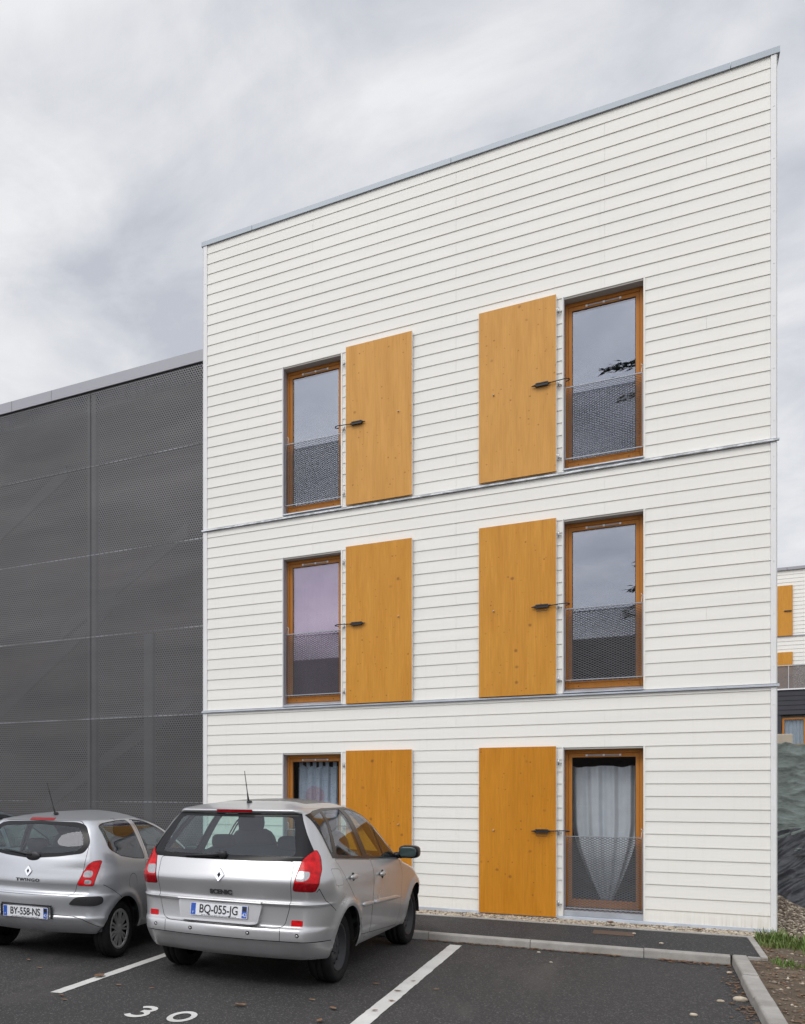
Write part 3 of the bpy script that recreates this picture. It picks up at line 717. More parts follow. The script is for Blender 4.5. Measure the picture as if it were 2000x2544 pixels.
# kerbs laid in stones about a metre long
def kerb_prof(y0, y1, top, r=.022):
    p = [(y0 + .012, -.05), (y0, .01)]
    for k in range(5):
        a = PI - PI / 2 * k / 4; p.append((y0 + r + .006 + (r) * math.cos(a), top - r + r * math.sin(a)))
    p += [(y1 - .006, top), (y1, top - .006), (y1, -.05)]
    return [(a, b) for a, b in p]
mb = MB(); x = -30.; rg = random.Random(5)
while x < .69:
    x1 = min(.693, x + 1.0); d = rg.uniform(-.003, .003)
    mb.prism_x(kerb_prof(10.985 + d, 11.105, .083 + d)[::-1], x + .003, x1 - .003); x = x1
tag(mb.build('kerb', ['concrete']), kind='structure')
mb = MB(); y = -22.02
while y < 11.0:
    y1 = min(11.10, y + 1.0); d = rg.uniform(-.004, .004)
    if y1 > 10.95: y1 = 11.10
    pr = kerb_prof(.700 + d, .822, .086 + d)
    n = len(pr); vs = [(px, y + .004, pz) for px, pz in pr] + [(px, y1 - .004, pz) for px, pz in pr]
    mb.add(vs, [(i, (i + 1) % n, (i + 1) % n + n, i + n)[::-1] for i in range(n)] + [tuple(range(n)), tuple(range(n, 2 * n))[::-1]]); y = y1
tag(mb.build('side_kerb', ['concrete']), kind='structure')
mb = MB(); x = -30.
while x < .90:
    x1 = min(.984, x + 1.0); mb.box(x + .002, x1 - .002, 12.525, 12.60, -.02, .088); x = x1 if x1 < .98 else 9
mb.box(.930, .984, 11.71, 12.523, -.02, .087); mb.box(.928, .984, 11.11, 11.706, -.02, .085); mb.box(.826, .926, 11.06, 11.098, -.02, .082)
tag(mb.build('edging', ['concrete'], bevel=.005), kind='structure')
# painted markings
def strip(pts, name):
    mb = MB(); rg2 = random.Random(len(pts)); (xa, ya), (xb, yb), w = pts
    n = 60; vs = []
    for i in range(n + 1):
        t = i / n; y = ya + (yb - ya) * t; x = xa + (xb - xa) * t; e = .003
        skew = (-.10 if i == 0 else 0)
        vs += [(x - w / 2 + rg2.uniform(-e, e), y, .004), (x + w / 2 + rg2.uniform(-e, e), y + (0.0 if i else .02), .004)]
    mb.add(vs, [(2 * i, 2 * i + 1, 2 * i + 3, 2 * i + 2) for i in range(n)]); return tag(mb.build(name, ['white_paint']), kind='structure')
strip(((-1.70, 5.6), (-1.685, 10.78), .118), 'bay_line')
strip(((-4.05, 6.48), (-4.04, 10.78), .092), 'bay_line')
strip(((-6.42, 6.45), (-6.41, 10.78), .095), 'bay_line')
# "30" stencilled on the asphalt: drawn as thick figures, read from the lane
def figure(paths, w, ox, oy, sx, sy, name):
    mb = MB()
    for pi_, path in enumerate(paths):
        P = [Vector((p[0], p[1])) for p in path]; vs = []
        for i, p in enumerate(P):
            d = (P[min(i + 1, len(P) - 1)] - P[max(i - 1, 0)]).normalized(); nn = Vector((-d.y, d.x))
            for s in (1, -1):
                q = p + nn * s * w / 2; vs.append((ox + q.x * sx, oy + q.y * sy, .0042 + .0008 * pi_))
        mb.add(vs, [(2 * i, 2 * i + 1, 2 * i + 3, 2 * i + 2)[::-1] for i in range(len(P) - 1)])
    return tag(mb.build(name, ['white_paint']), kind='structure')
arc = lambda cx, cy, rx, ry, a0, a1, n=22: [(cx + rx * math.cos(math.radians(a0 + (a1 - a0) * i / n)), cy + ry * math.sin(math.radians(a0 + (a1 - a0) * i / n))) for i in range(n + 1)]
figure([arc(.0, .75, .34, .21, 150, -90), arc(.0, .27, .40, .27, 95, -150)], .21, -3.165, 6.13, .172, .34, 'bay_number')
figure([arc(0, .5, .40, .44, 0, 360, 44)], .21, -2.845, 6.15, .185, .33, 'bay_number')

# gravel strip at the foot of the wall and heap at the corner
M['stone_pale'] = simple('pale_river_gravel', (.50, .44, .35), .8, 0, .35, 14, alt=(.22, .17, .12))
M['stone_dark'] = simple('brown_crushed_stone', (.22, .175, .135), .9, 0, .35, 14, alt=(.09, .07, .055))
def pebble(mb, x, y, z, r, rg, m=0):
    rr = [r * rg.uniform(.6, 1.25) for _ in range(3)]; rr[2] *= .7; a = rg.uniform(0, PI)
    base = [(1, 0, 0), (0, 1, 0), (-1, 0, 0), (0, -1, 0), (0, 0, 1), (0, 0, -1), (.62, .62, .45), (-.62, .62, .45), (-.62, -.62, .45), (.62, -.62, .45)]
    vs = []
    for bx, by, bz in base:
        k = rg.uniform(.85, 1.1); px, py = bx * rr[0] * k, by * rr[1] * k
        vs.append((x + px * math.cos(a) - py * math.sin(a), y + px * math.sin(a) + py * math.cos(a), z + bz * rr[2] * k))
    mb.add(vs, [(0, 6, 9), (6, 0, 1), (6, 1, 7), (7, 1, 2), (7, 2, 8), (8, 2, 3), (8, 3, 9), (9, 3, 0), (4, 9, 6), (4, 6, 7), (4, 7, 8), (4, 8, 9), (5, 1, 0), (5, 2, 1), (5, 3, 2), (5, 0, 3)], m, True)
rg = random.Random(11)
mb = MB(); mb.quad((-9.6, 12.601, .062), (1.3, 12.601, .062), (1.3, 13.12, .062), (-9.6, 13.12, .062), 1)
for _ in range(5200):
    pebble(mb, rg.uniform(-3.3, 1.28), rg.uniform(12.61, 13.07), .066 + rg.uniform(0, .012), rg.choice([.010, .013, .016, .02]), rg, 0 if rg.random() < .86 else 1)
for _ in range(1400):
    pebble(mb, rg.uniform(1.2, 2.3), rg.uniform(12.5, 14.1), .066 + rg.uniform(0, .03), rg.choice([.012, .016, .02]), rg, 0 if rg.random() < .6 else 1)
tag(mb.build('gravel', ['stone_pale', 'stone_dark']), kind='stuff', label='pale river gravel in a strip along the foot of the white wall', cat='gravel')
mb = MB(); n = 44; vs = []
def heap_z(x, y): return .03 + .50 * math.exp(-((x - .95) / .62) ** 2 - ((y - 15.1) / .75) ** 2)
for j in range(n + 1):
    for i in range(n + 1):
        x = -.2 + 2.6 * i / n; y = 13.3 + 3.4 * j / n; vs.append((x, y, heap_z(x, y)))
mb.add(vs, [(j * (n + 1) + i, j * (n + 1) + i + 1, (j + 1) * (n + 1) + i + 1, (j + 1) * (n + 1) + i) for j in range(n) for i in range(n)], 0, True)
for _ in range(3600):
    x, y = rg.uniform(1.0, 2.2), rg.uniform(13.5, 15.9); pebble(mb, x, y, heap_z(x, y) + .008, rg.choice([.014, .02, .026]), rg, 0 if rg.random() < .7 else 1)
tag(mb.build('gravel_heap', ['stone_dark', 'stone_pale']), kind='stuff', label='brown crushed stone heaped behind the white building corner', cat='gravel heap')

# earth bank with two sheets
def bank_z(x, y): return max(-.05, min(2.20, .02 + (y - 15.25) * 1.25 + .10 * mnoise.noise((x * .8, y * .8, 5))))
mb = MB(); nx, ny = 60, 60; vs = []
for j in range(ny + 1):
    for i in range(nx + 1):
        x = -1 + 17 * i / nx; y = 15.0 + 6.0 * j / ny; vs.append((x, y, bank_z(x, y)))
mb.add(vs, [(j * (nx + 1) + i, j * (nx + 1) + i + 1, (j + 1) * (nx + 1) + i + 1, (j + 1) * (nx + 1) + i) for j in range(ny) for i in range(nx)], 0, True)
tag(mb.build('earth_bank', ['soil']), kind='structure')
M['tarp_green'] = simple('grey_green_geotextile', (.20, .235, .22), .7, 0, .28, 5, (1, 1, 2.5), .8, 15, .03)
M['tarp_black'] = simple('black_plastic_sheet', (.060, .062, .070), .45, 0, .5, 4, (1, 1, 2), .5, 22, .015)
def sheet(name, x0, x1, lo, hi, lift, mats, wr, seed, label):
    mb = MB(); nx, nt = 320, 170; vs = []
    for j in range(nt + 1):
        for i in range(nx + 1):
            x = x0 + (x1 - x0) * i / nx; ya, yb = lo(x), hi(x); y = ya + (yb - ya) * j / nt
            vs.append((x, y - lift - wr(x, y) * .8, bank_z(x, y) + lift + wr(x, y) * .6))
    mb.add(vs, [(j * (nx + 1) + i, j * (nx + 1) + i + 1, (j + 1) * (nx + 1) + i + 1, (j + 1) * (nx + 1) + i) for j in range(nt) for i in range(nx)], 0, True)
    o = mb.build(name, mats); return tag(o, label, 'tarpaulin')
def wr_g(x, y):
    q = mnoise.noise((x * 1.2 + .6 * y, y * 3.4, 1)); r = 1 - abs(mnoise.noise((x * .9 + y * .5, y * 4.2 - x * .6, 7)))
    r3 = 1 - abs(mnoise.noise((x * 3.1 + y * 1.5, y * 9.0 - x * 1.1, 12)))
    return .07 * q + .11 * r ** 5 + .045 * r3 ** 4 + .05 * (1 - abs(mnoise.noise((x * 2 - y, y * 8, 3)))) ** 6 + .012 * mnoise.noise((x * 9, y * 9, 2))
def wr_b(x, y):
    u = (y * 1.0 - x * .55)
    r = 1 - abs(mnoise.noise((u * 4.2, (x + y) * .8, 9))); r2 = 1 - abs(mnoise.noise((u * 9, (x + y) * 1.3, 4)))
    r4 = 1 - abs(mnoise.noise((u * 19, (x + y) * 2.2, 14)))
    return .10 * r ** 4 + .05 * r2 ** 5 + .022 * r4 ** 4 + .02 * mnoise.noise((x * 5, y * 5, 8))
mid = lambda x: 16.02 + .22 * math.tanh((x - 1.5) * .7) + .12 * (x - 1.6) * .4
sheet('tarpaulin', .3, 5.2, lambda x: mid(x) - .25, lambda x: 17.05, .015, ['tarp_green'], wr_g, 1, 'grey green geotextile sheet over the top of the earth bank')
sheet('tarpaulin', .3, 5.2, lambda x: 15.12, mid, .05, ['tarp_black'], wr_b, 2, 'crumpled black plastic sheet over the foot of the earth bank')
mb = MB(); mb.box(.4, 9, 17.02, 17.07, 2.215, 2.315); tag(mb.build('timber_plank', ['plank'], None, (2, 17, 2.2), bevel=.006), 'raw timber plank along the top of the earth bank', 'plank')
M['cream_slab'] = simple('cream_block', (.66, .58, .47), .8, 0, .08, 8)
mb = MB(); mb.box(1.30, 1.815, 17.30, 17.6, 2.19, 2.47); tag(mb.build('concrete_block', ['cream_slab'], None, (1.6, 17.4, 2.2), bevel=.01), 'cream block standing on the bank behind the timber plank', 'block')

# drain cover in the pavement
M['rust'] = simple('rusty_iron', (.115, .075, .055), .75, .2, .3, 25, bmp=.3, bscale=60, bdist=.004)
mb = MB(); mb.box(-.475, -.090, 11.915, 12.22, .079, .085); tag(mb.build('drain_cover', ['rust'], None, (-.28, 12.07, .078), bevel=.002), 'rusty rectangular drain cover set in the narrow pavement', 'drain cover')

# grass, soil debris, leaf litter
M['blade'] = simple('grass_blade', (.075, .145, .024), .6, 0, .5, 6, alt=(.15, .155, .05))
mb = MB(); rg = random.Random(21)
def blade(mb, x, y, z, h, rg):
    a = rg.uniform(0, 2 * PI); w = rg.uniform(.003, .006); l = rg.uniform(.1, .9) * h; dx, dy = math.cos(a), math.sin(a)
    p = [(x - dy * w, y + dx * w, z), (x + dy * w, y - dx * w, z), (x + dx * l * .35 + dy * w * .8, y + dy * l * .35 - dx * w * .8, z + h * .6), (x + dx * l * .35 - dy * w * .8, y + dy * l * .35 + dx * w * .8, z + h * .6), (x + dx * l, y + dy * l, z + h)]
    mb.add(p, [(0, 1, 2, 3), (3, 2, 4)])
for cx, cy, n, r, hh in ((1.10, 12.33, 420, .15, .16), (1.42, 12.28, 520, .22, .13), (1.78, 12.12, 420, .24, .13), (2.2, 12.2, 420, .3, .12), (1.18, 12.05, 240, .15, .09), (1.55, 11.7, 160, .25, .07), (1.02, 10.95, 160, .12, .06), (1.18, 10.75, 90, .12, .05), (1.45, 9.6, 60, .12, .04), (2.2, 10.8, 140, .4, .06), (3.2, 11.6, 300, .5, .09), (3.5, 9, 200, .8, .06), (2.6, 13, 300, .5, .12)):
    for _ in range(n):
        t = rg.uniform(0, 2 * PI); q = r * math.sqrt(rg.random()); x, y = cx + q * math.cos(t) * 1.3, cy + q * math.sin(t)
        if x < 1.0: continue
        blade(mb, x, y, .055, hh * rg.uniform(.3, 1.1), rg)
tag(mb.build('grass', ['blade']), kind='stuff', label='green grass tufts beside the white building corner', cat='grass')
M['leafbrown'] = simple('dry_brown_leaf', (.115, .055, .030), .8, 0, .45, 30, alt=(.22, .14, .075))
def leaf(mb, x, y, z, s, rg, m=0):
    a = rg.uniform(0, 2 * PI); c = rg.uniform(.15, .5); ca, sa = math.cos(a), math.sin(a); vs = []
    for u, w in ((-1, 0), (-.55, .32), (0, .46), (.5, .33), (1.0, .03), (.5, -.33), (0, -.46), (-.55, -.32), (-.4, 0), (.35, 0)):
        px, py = u * s, w * s * rg.uniform(.75, 1.2); pz = abs(w) * s * c + u * u * s * c * .4 + rg.uniform(0, .12) * s
        vs.append((x + px * ca - py * sa, y + px * sa + py * ca, z + pz))
    mb.add(vs, [(0, 1, 8), (1, 2, 9, 8), (2, 3, 9), (3, 4, 9), (9, 4, 5), (8, 9, 6, 7), (9, 5, 6), (0, 8, 7)][:8], m, False)
mb = MB(); rg = random.Random(31)
for _ in range(420):
    k = rg.random()
    if k < .55: x, y = rg.uniform(-2.0, -.2), 10.975 - abs(rg.gauss(0, .05))
    elif k < .8: x, y = rg.uniform(.1, .69), 10.97 - abs(rg.gauss(0, .07))
    else: x, y = .69 - abs(rg.gauss(0, .06)), rg.choice([rg.gauss(9.9, .22), rg.gauss(8.8, .2), rg.uniform(7.8, 10.9)])
    leaf(mb, x, y, .006, rg.uniform(.010, .030), rg)
tag(mb.build('leaf_litter', ['leafbrown']), kind='stuff', label='small brown leaf litter gathered along the kerbs', cat='leaf litter')
mb = MB()
for _ in range(2600):
    x = .85 + abs(rg.gauss(0, 1.3)); y = rg.uniform(6.5, 12.9); r = rg.choice([.005, .006, .008, .012, .018]) * (1 if rg.random() < .93 else 1.5)
    pebble(mb, x, y, .056 + .02 * mnoise.noise((x * 1.7, y * 1.7, 0)), r, rg, 0 if rg.random() < .86 else 1)
for _ in range(700):
    x = .85 + abs(rg.gauss(0, 1.0)); y = rg.uniform(7, 12.4); leaf(mb, x, y, .062, rg.uniform(.012, .035), rg, 2)
tag(mb.build('soil_debris', ['stone_dark', 'stone_pale', 'leafbrown']), kind='stuff', label='stones and brown litter on the bare soil right of the kerb', cat='debris')
# single leaves and stones one can point to
def lone_leaf(x, y, z, s, lab, grp='dead leaves on the ground'):
    mb = MB(); leaf(mb, x, y, z, s, rg); o = mb.build('dead_leaf', ['leafbrown'], None, (x, y, z)); return tag(o, lab, 'leaf', grp)
lone_leaf(-4.06, 7.25, .007, .085, 'large curled dead leaf lying on the left white bay line')
lone_leaf(-.33, 12.76, .10, .085, 'large dead leaf leaning on the gravel under the glazed door')
lone_leaf(.52, 12.80, .09, .06, 'brown dead leaf on the gravel near the wall corner')
for x, y, s, lab in ((-5.02, 7.55, .035, 'tan dead leaf on the asphalt behind the small car, upper one'), (-4.72, 7.28, .035, 'tan dead leaf on the asphalt behind the small car, lower one'),
                     (-3.75, 7.02, .03, 'small brown leaf just right of the left bay line'), (-3.45, 7.05, .025, 'pale brown leaf between the left bay line and the large silver car'),
                     (-3.95, 6.42, .03, 'dark leaf near the lower end of the left bay line'), (-3.85, 6.30, .03, 'brown leaf above the painted figure three'), (-2.6, 6.85, .055, 'flat tan leaf above the painted figure zero'),
                     (-2.20, 7.35, .03, 'small orange leaf below the large silver car bumper'), (-1.95, 6.70, .05, 'flat brown leaf near the bottom edge right of the zero'), (-1.98, 7.15, .045, 'long brown leaf right of the zero, the farther one'),
                     (-1.92, 8.25, .035, 'small brown leaf beside the rear wheel of the large silver car'), (-1.70, 8.05, .035, 'curled leaf on the asphalt left of the right bay line'),
                     (-1.66, 7.65, .03, 'brown leaf lying on the lower part of the right bay line'), (-1.70, 7.25, .03, 'dark leaf low on the right bay line'), (-1.68, 8.55, .025, 'tiny leaf midway on the right bay line'), (-1.45, 8.3, .03, 'small leaf just right of the right bay line')):
    lone_leaf(x, y, .007, s, lab)
for x, y, z, r, lab in ((.64, 9.18, .012, .05, 'large tan pebble at the foot of the side kerb'), (.506, 9.04, .010, .026, 'small pale pebble left of the large tan pebble'), (.308, 8.387, .010, .026, 'tan pebble low in the empty parking bay'), (.652, 10.48, .010, .022, 'small white pebble near the kerb corner'),
                        (-.75, 10.2, .006, .014, 'tiny white pebble in the middle of the empty bay'), (-.9, 10.75, .006, .018, 'white pebble near the long kerb in the empty bay'), (.15, 11.5, .088, .02, 'pale pebble on the narrow pavement'), (-.09, 12.1, .09, .018, 'pale pebble at the corner of the drain cover')):
    mb = MB(); mb.ellipsoid((x, y, z), (r, r * .62, r * .5), 0, 12, 8, .9); o = mb.build('pebble', ['stone_pale'], None, (x, y, z)); tag(o, lab, 'pebble', 'loose pebbles on the asphalt')

# ------------------------------------------------------------------ cedar behind the camera: seen mirrored in the panes
M['bark'] = simple('dark_bark', (.07, .05, .035), .9, 0, .3, 6, (1, 1, .3))
M['needles'] = simple('cedar_needles', (.030, .052, .026), .7, 0, .45, 2)
TX, TY = 3.0, -15.0
tr = thing('cedar_tree', 'tall dark cedar mirrored in the right hand window panes', 'tree', (TX, TY, 0))
mb = MB(); mb.tube([(TX, TY, 0), (TX + .1, TY, 7), (TX, TY + .1, 14), (TX, TY, 23)], .38, 0, 10, .05); mb.build('trunk', ['bark'], tr, (TX, TY, 0))
mb = MB(); rg = random.Random(77)
LOW = [(17.2, 4.2), (17.0, 3.8), (16.6, 3.6), (9.0, 3.4), (8.6, 3.5), (8.2, 3.4), (9.5, 3.15)]
for k in range(150 + len(LOW)):
    z = 3.0 + 19.5 * (k / 150); L = (4.4 * (1 - ((z - 3) / 21) ** 2.2) + .4) * rg.uniform(.6, 1.1); a = rg.uniform(0, 2 * PI)
    if k >= 150: z, L = LOW[k - 150]; a = PI + rg.uniform(-.25, .25)
    elif math.cos(a) < 0: L = min(L, 2.6 / max(.3, -math.cos(a)))
    dx, dy = math.cos(a), math.sin(a); tip = (TX + dx * L, TY + dy * L, z + rg.uniform(-.3, .5))
    mb.tube([(TX, TY, z), (TX + dx * L * .5, TY + dy * L * .5, z + .25), tip], .03, 1, 5, .006)
    for q in range(int(95 * L / 3)):
        t = rg.uniform(.18, 1.04); s = (1 - t * .65) * .75
        px, py, pz = TX + dx * L * t + rg.gauss(0, .28 * s + .05) * -dy, TY + dy * L * t + rg.gauss(0, .28 * s + .05) * dx, z + .25 * math.sin(t * PI) + (tip[2] - z) * t + rg.gauss(0, .06)
        b2 = a + rg.uniform(-1, 1); l = rg.uniform(.14, .36); w = rg.uniform(.016, .04); ux, uy = math.cos(b2), math.sin(b2)
        mb.add([(px - uy * w, py + ux * w, pz), (px + ux * l, py + uy * l, pz - rg.uniform(-.03, .12)), (px + uy * w, py - ux * w, pz), (px + ux * l * .4, py + uy * l * .4, pz + w)], [(0, 1, 3), (3, 1, 2)])
mb.build('crown', ['needles', 'bark'], tr, (TX, TY, 0))

# ------------------------------------------------------------------ house across the car park: seen mirrored in the panes and paintwork
M['render_wall'] = simple('beige_rendered_wall', (.36, .31, .25), .85, 0, .1, 2)
M['roof_tile'] = simple('dark_roof_tiles', (.075, .055, .048), .8, 0, .3, 5, (1, 6, 1))
HX0, HX1, HY0, HY1 = -19., 1.2, -27., -18.; OH = (-9., -22., 0)
hs = thing('house', 'beige house with a dark tiled roof mirrored in the lower panes', 'house', OH)
ym = (HY0 + HY1) / 2
mb = MB(); mb.box(HX0, HX1, HY0, HY1, 0, 5.2)
for x in (HX0 + .01, HX1 - .01): mb.add([(x, HY0, 5.2), (x, HY1, 5.2), (x, ym, 8.3)], [(0, 1, 2)])
mb.build('wall', ['render_wall'], hs, OH)
mb = MB()
for s_, y_ in ((1, HY1 + .5), (-1, HY0 - .5)):
    n_ = 18
    for k in range(n_):
        ya, yb_ = y_ + (ym - y_) * k / n_, y_ + (ym - y_) * (k + 1) / n_; za, zb_ = 4.95 + 3.5 * k / n_, 4.95 + 3.5 * (k + 1) / n_
        mb.add([(HX0 - .4, ya, za + .05), (HX1 + .4, ya, za + .05), (HX1 + .4, yb_, zb_ + .02), (HX0 - .4, yb_, zb_ + .02), (HX0 - .4, ya, za), (HX1 + .4, ya, za)], [(0, 1, 2, 3), (4, 5, 1, 0)])
rf = mb.build('roof', ['roof_tile'], hs, OH)
mb = MB(); mb.box(-6.4, -5.7, ym + .9, ym + 1.6, 6.8, 9.1); mb.build('chimney', ['render_wall'], rf, OH)
for wx in (-17., -13.6, -10.2, -6.4, -3., -.6):
    for wz in (.9, 3.2):
        mb = MB(); y = HY1 + .001
        for q in ((wx, wx + .08, wz, wz + 1.35), (wx + 1.12, wx + 1.2, wz, wz + 1.35), (wx + .08, wx + 1.12, wz, wz + .08), (wx + .08, wx + 1.12, wz + 1.27, wz + 1.35), (wx + .56, wx + .64, wz + .08, wz + 1.27)): mb.box(q[0], q[1], y, y + .06, q[2], q[3])
        w_ = mb.build('window', ['trim_white'], hs, OH); mb = MB(); mb.box(wx + .08, wx + 1.12, y + .01, y + .02, wz + .08, wz + 1.27); mb.build('glass_pane', ['trimblack'], w_, OH)
# ------------------------------------------------------------------ cars
def interp(keys):
    ks = sorted(keys); xs_ = [k[0] for k in ks]; ys = [k[1] for k in ks]; n = len(xs_)
    d = [(ys[i + 1] - ys[i]) / (xs_[i + 1] - xs_[i]) for i in range(n - 1)]
    m = [d[0]] + [0 if d[i - 1] * d[i] <= 0 else 2 * d[i - 1] * d[i] / (d[i - 1] + d[i]) for i in range(1, n - 1)] + [d[-1]]
    def f(x):
        if x <= xs_[0]: return ys[0]
        if x >= xs_[-1]: return ys[-1]
        i = max(j for j in range(n - 1) if xs_[j] <= x); h = xs_[i + 1] - xs_[i]; t = (x - xs_[i]) / h
        return (ys[i] * (1 + 2 * t) * (1 - t) ** 2 + m[i] * h * t * (1 - t) ** 2 + ys[i + 1] * t * t * (3 - 2 * t) + m[i + 1] * h * t * t * (t - 1))
    return f

def pip(u, v, poly):
    c = False; n = len(poly); j = n - 1
    for i in range(n):
        xi, yi = poly[i]; xj, yj = poly[j]
        if (yi > v) != (yj > v) and u < (xj - xi) * (v - yi) / (yj - yi) + xi: c = not c
        j = i
    return c

def grow(poly, d):
    """offset a polygon outward by d"""
    n = len(poly); A = sum(poly[i][0] * poly[(i + 1) % n][1] - poly[(i + 1) % n][0] * poly[i][1] for i in range(n)); s = 1 if A > 0 else -1
    res = []
    for i in range(n):
        p0, p1, p2 = Vector(poly[i - 1]), Vector(poly[i]), Vector(poly[(i + 1) % n])
        e1 = (p1 - p0).normalized(); e2 = (p2 - p1).normalized()
        n1 = Vector((e1.y, -e1.x)) * s; n2 = Vector((e2.y, -e2.x)) * s
        b = n1 + n2; b = b / max(.25, b.length_squared) * 2 if b.length > 1e-6 else n1
        q = p1 + b * d * (1 if b.length < 2.2 else 2.2 / b.length); res.append((q.x, q.y))
    return res

def mirror(poly): return [(-u, v) for u, v in poly]

def rounded(poly, r, n=4):
    """round every corner of a polygon"""
    res = []; k = len(poly)
    for i in range(k):
        p0, p1, p2 = Vector(poly[i - 1]), Vector(poly[i]), Vector(poly[(i + 1) % k])
        a = (p0 - p1); b = (p2 - p1); rr = min(r, a.length * .45, b.length * .45)
        pa, pb = p1 + a.normalized() * rr, p1 + b.normalized() * rr
        for q in range(n + 1):
            t = q / n; w = pa * (1 - t) ** 2 + p1 * 2 * t * (1 - t) + pb * t * t; res.append((w.x, w.y))
    return res

from mathutils.bvhtree import BVHTree
from mathutils.interpolate import poly_3d_calc
class Shell:
    def __init__(s, S):
        s.S = S; W, YR, YF = interp(S['W']), interp(S['YR']), interp(S['YF']); s.Wf = W
        zs_ = []; z = S['z0']
        while z < S['z1'] - .004: zs_.append(z); z += .017
        zs_ = sorted(set([round(q, 4) for q in zs_ + [S['z1']] + S.get('extra', [])]))
        rings = []
        for z in zs_: rings.append([(x, y, z) for x, y in s.outline(W(z), YR(z), YF(z), z)])
        top = rings[-1]; yc, hz = S['yc'], S['hz']
        for q in (.03, .07, .12, .18, .26, .36, .48, .60, .72, .84, .93):
            k = 1 - q; rings.append([(x * k, yc + (y - yc) * k, S['z1'] + hz * (1 - k ** S['n'])) for x, y, _ in top])
        bm = bmesh.new(); s.bm = bm; nh = len(rings[0]); R = []
        for rg_ in rings:
            full = rg_ + [(-x, y, z) for x, y, z in rg_[-2:0:-1]]
            R.append([bm.verts.new(s.flare(p)) for p in full])
        n = len(R[0])
        for a in range(len(R) - 1):
            for i in range(n):
                bm.faces.new((R[a][i], R[a][(i + 1) % n], R[a + 1][(i + 1) % n], R[a + 1][i]))
        t = R[-1]
        for i in range(nh - 1):                         # close the crown with strips across
            l0, l1 = (n - i) % n, (n - i - 1) % n
            f = [t[i], t[i + 1], t[l1], t[l0]]; g = []
            for v in f:
                if v not in g: g.append(v)
            if len(g) > 2: bm.faces.new(g)
        bm.normal_update(); s.bvh = BVHTree.FromBMesh(bm); bm.faces.ensure_lookup_table(); s.ref = [[(v.co.copy(), v.normal.copy()) for v in f.verts] for f in bm.faces]
        s.lay = bm.faces.layers.int.new('tag'); s.names = {'body': 0}; s.list = ['body']
    def outline(s, W, yr, yf, z):
        S = s.S; b, rcx, rcy = S['rear'](z); fb, fx, fy = S['front'](z); pts = []
        for i in range(14): x = (W - rcx) * i / 14; pts.append((x, yr + b * (x / (W - rcx)) ** 2))
        for i in range(12):
            t = PI / 2 * i / 12; pts.append((W - rcx + rcx * math.sin(t), yr + b + rcy * (1 - math.cos(t))))
        ya, yb_ = yr + b + rcy, yf - fb - fy
        for i in range(64): pts.append((W, ya + (yb_ - ya) * i / 64))
        for i in range(10):
            t = PI / 2 * i / 10; pts.append((W - fx + fx * math.cos(t), yb_ + fy * math.sin(t)))
        for i in range(9): x = (W - fx) * (1 - i / 8); pts.append((x, yf - fb * (x / (W - fx)) ** 2))
        return [(x * S['taper'](y), y) for x, y in pts]
    def flare(s, p):
        x, y, z = p; S = s.S
        if abs(x) > .5 and z < 1.0:
            for ya in S['axles']:
                d = math.hypot(y - ya, z - S['zr']) - S['Ra']
                if d > -.09: x += math.copysign(S['flare'] * math.exp(-((d - .025) / .042) ** 2 if d < .04 else -((d - .04) / .03) ** 2 - .13), x)
        return (x, y, z)
    def sx(s, y, z):                                   # half width of the flank at (y,z)
        return s.Wf(z) * s.S['taper'](y)
    def tagid(s, name):
        if name not in s.names: s.names[name] = len(s.list); s.list.append(name)
        return s.names[name]
    def cut(s, poly, view, filt, name=None, only=None):
        bm = s.bm; ax = {'side': (1, 2), 'rear': (0, 2), 'top': (0, 1)}[view]; p, q = ax
        k = len(poly); U0, U1 = min(t[0] for t in poly) - 1e-4, max(t[0] for t in poly) + 1e-4; V0, V1 = min(t[1] for t in poly) - 1e-4, max(t[1] for t in poly) + 1e-4
        cand = set()
        for f in bm.faces:
            us = [v.co[p] for v in f.verts]
            if max(us) < U0 or min(us) > U1: continue
            vs = [v.co[q] for v in f.verts]
            if max(vs) < V0 or min(vs) > V1: continue
            if filt(f.calc_center_median()): cand.add(f)
        for i in range(k):
            a, b = poly[i], poly[(i + 1) % k]; dx, dy = b[0] - a[0], b[1] - a[1]; L = math.hypot(dx, dy)
            if L < 1e-5: continue
            lo0, hi0, lo1, hi1 = min(a[0], b[0]) - 1e-4, max(a[0], b[0]) + 1e-4, min(a[1], b[1]) - 1e-4, max(a[1], b[1]) + 1e-4
            fs = []
            for f in cand:
                us = [v.co[p] for v in f.verts]
                if max(us) < lo0 or min(us) > hi0: continue
                vs = [v.co[q] for v in f.verts]
                if max(vs) < lo1 or min(vs) > hi1: continue
                fs.append(f)
            if not fs: continue
            co = [0, 0, 0]; no = [0, 0, 0]; co[p], co[q] = a; no[p], no[q] = -dy / L, dx / L
            geom = list({e for f in fs for e in f.edges} | {v for f in fs for v in f.verts}) + fs
            r = bmesh.ops.bisect_plane(bm, geom=geom, dist=1e-5, plane_co=co, plane_no=no)
            cand = {f for f in cand if f.is_valid} | {g for g in r['geom'] if isinstance(g, bmesh.types.BMFace) and g.is_valid}
        if name is not None:
            t = s.tagid(name); lo0, hi0 = min(p[0] for p in poly), max(p[0] for p in poly)
            onl = None if only is None else {s.tagid(q) for q in only}
            for f in cand:
                c = f.calc_center_median()
                if lo0 <= c[ax[0]] <= hi0 and filt(c) and pip(c[ax[0]], c[ax[1]], poly) and (onl is None or f[s.lay] in onl): f[s.lay] = t
    def panel(s, poly, view, filt, name, g=.0035, only=None):
        """a panel with a dark joint round it"""
        out = grow(poly, g); s.cut(out, view, filt, 'gap', only); s.cut(poly, view, filt, name, None if only is None else list(only) + ['gap'])
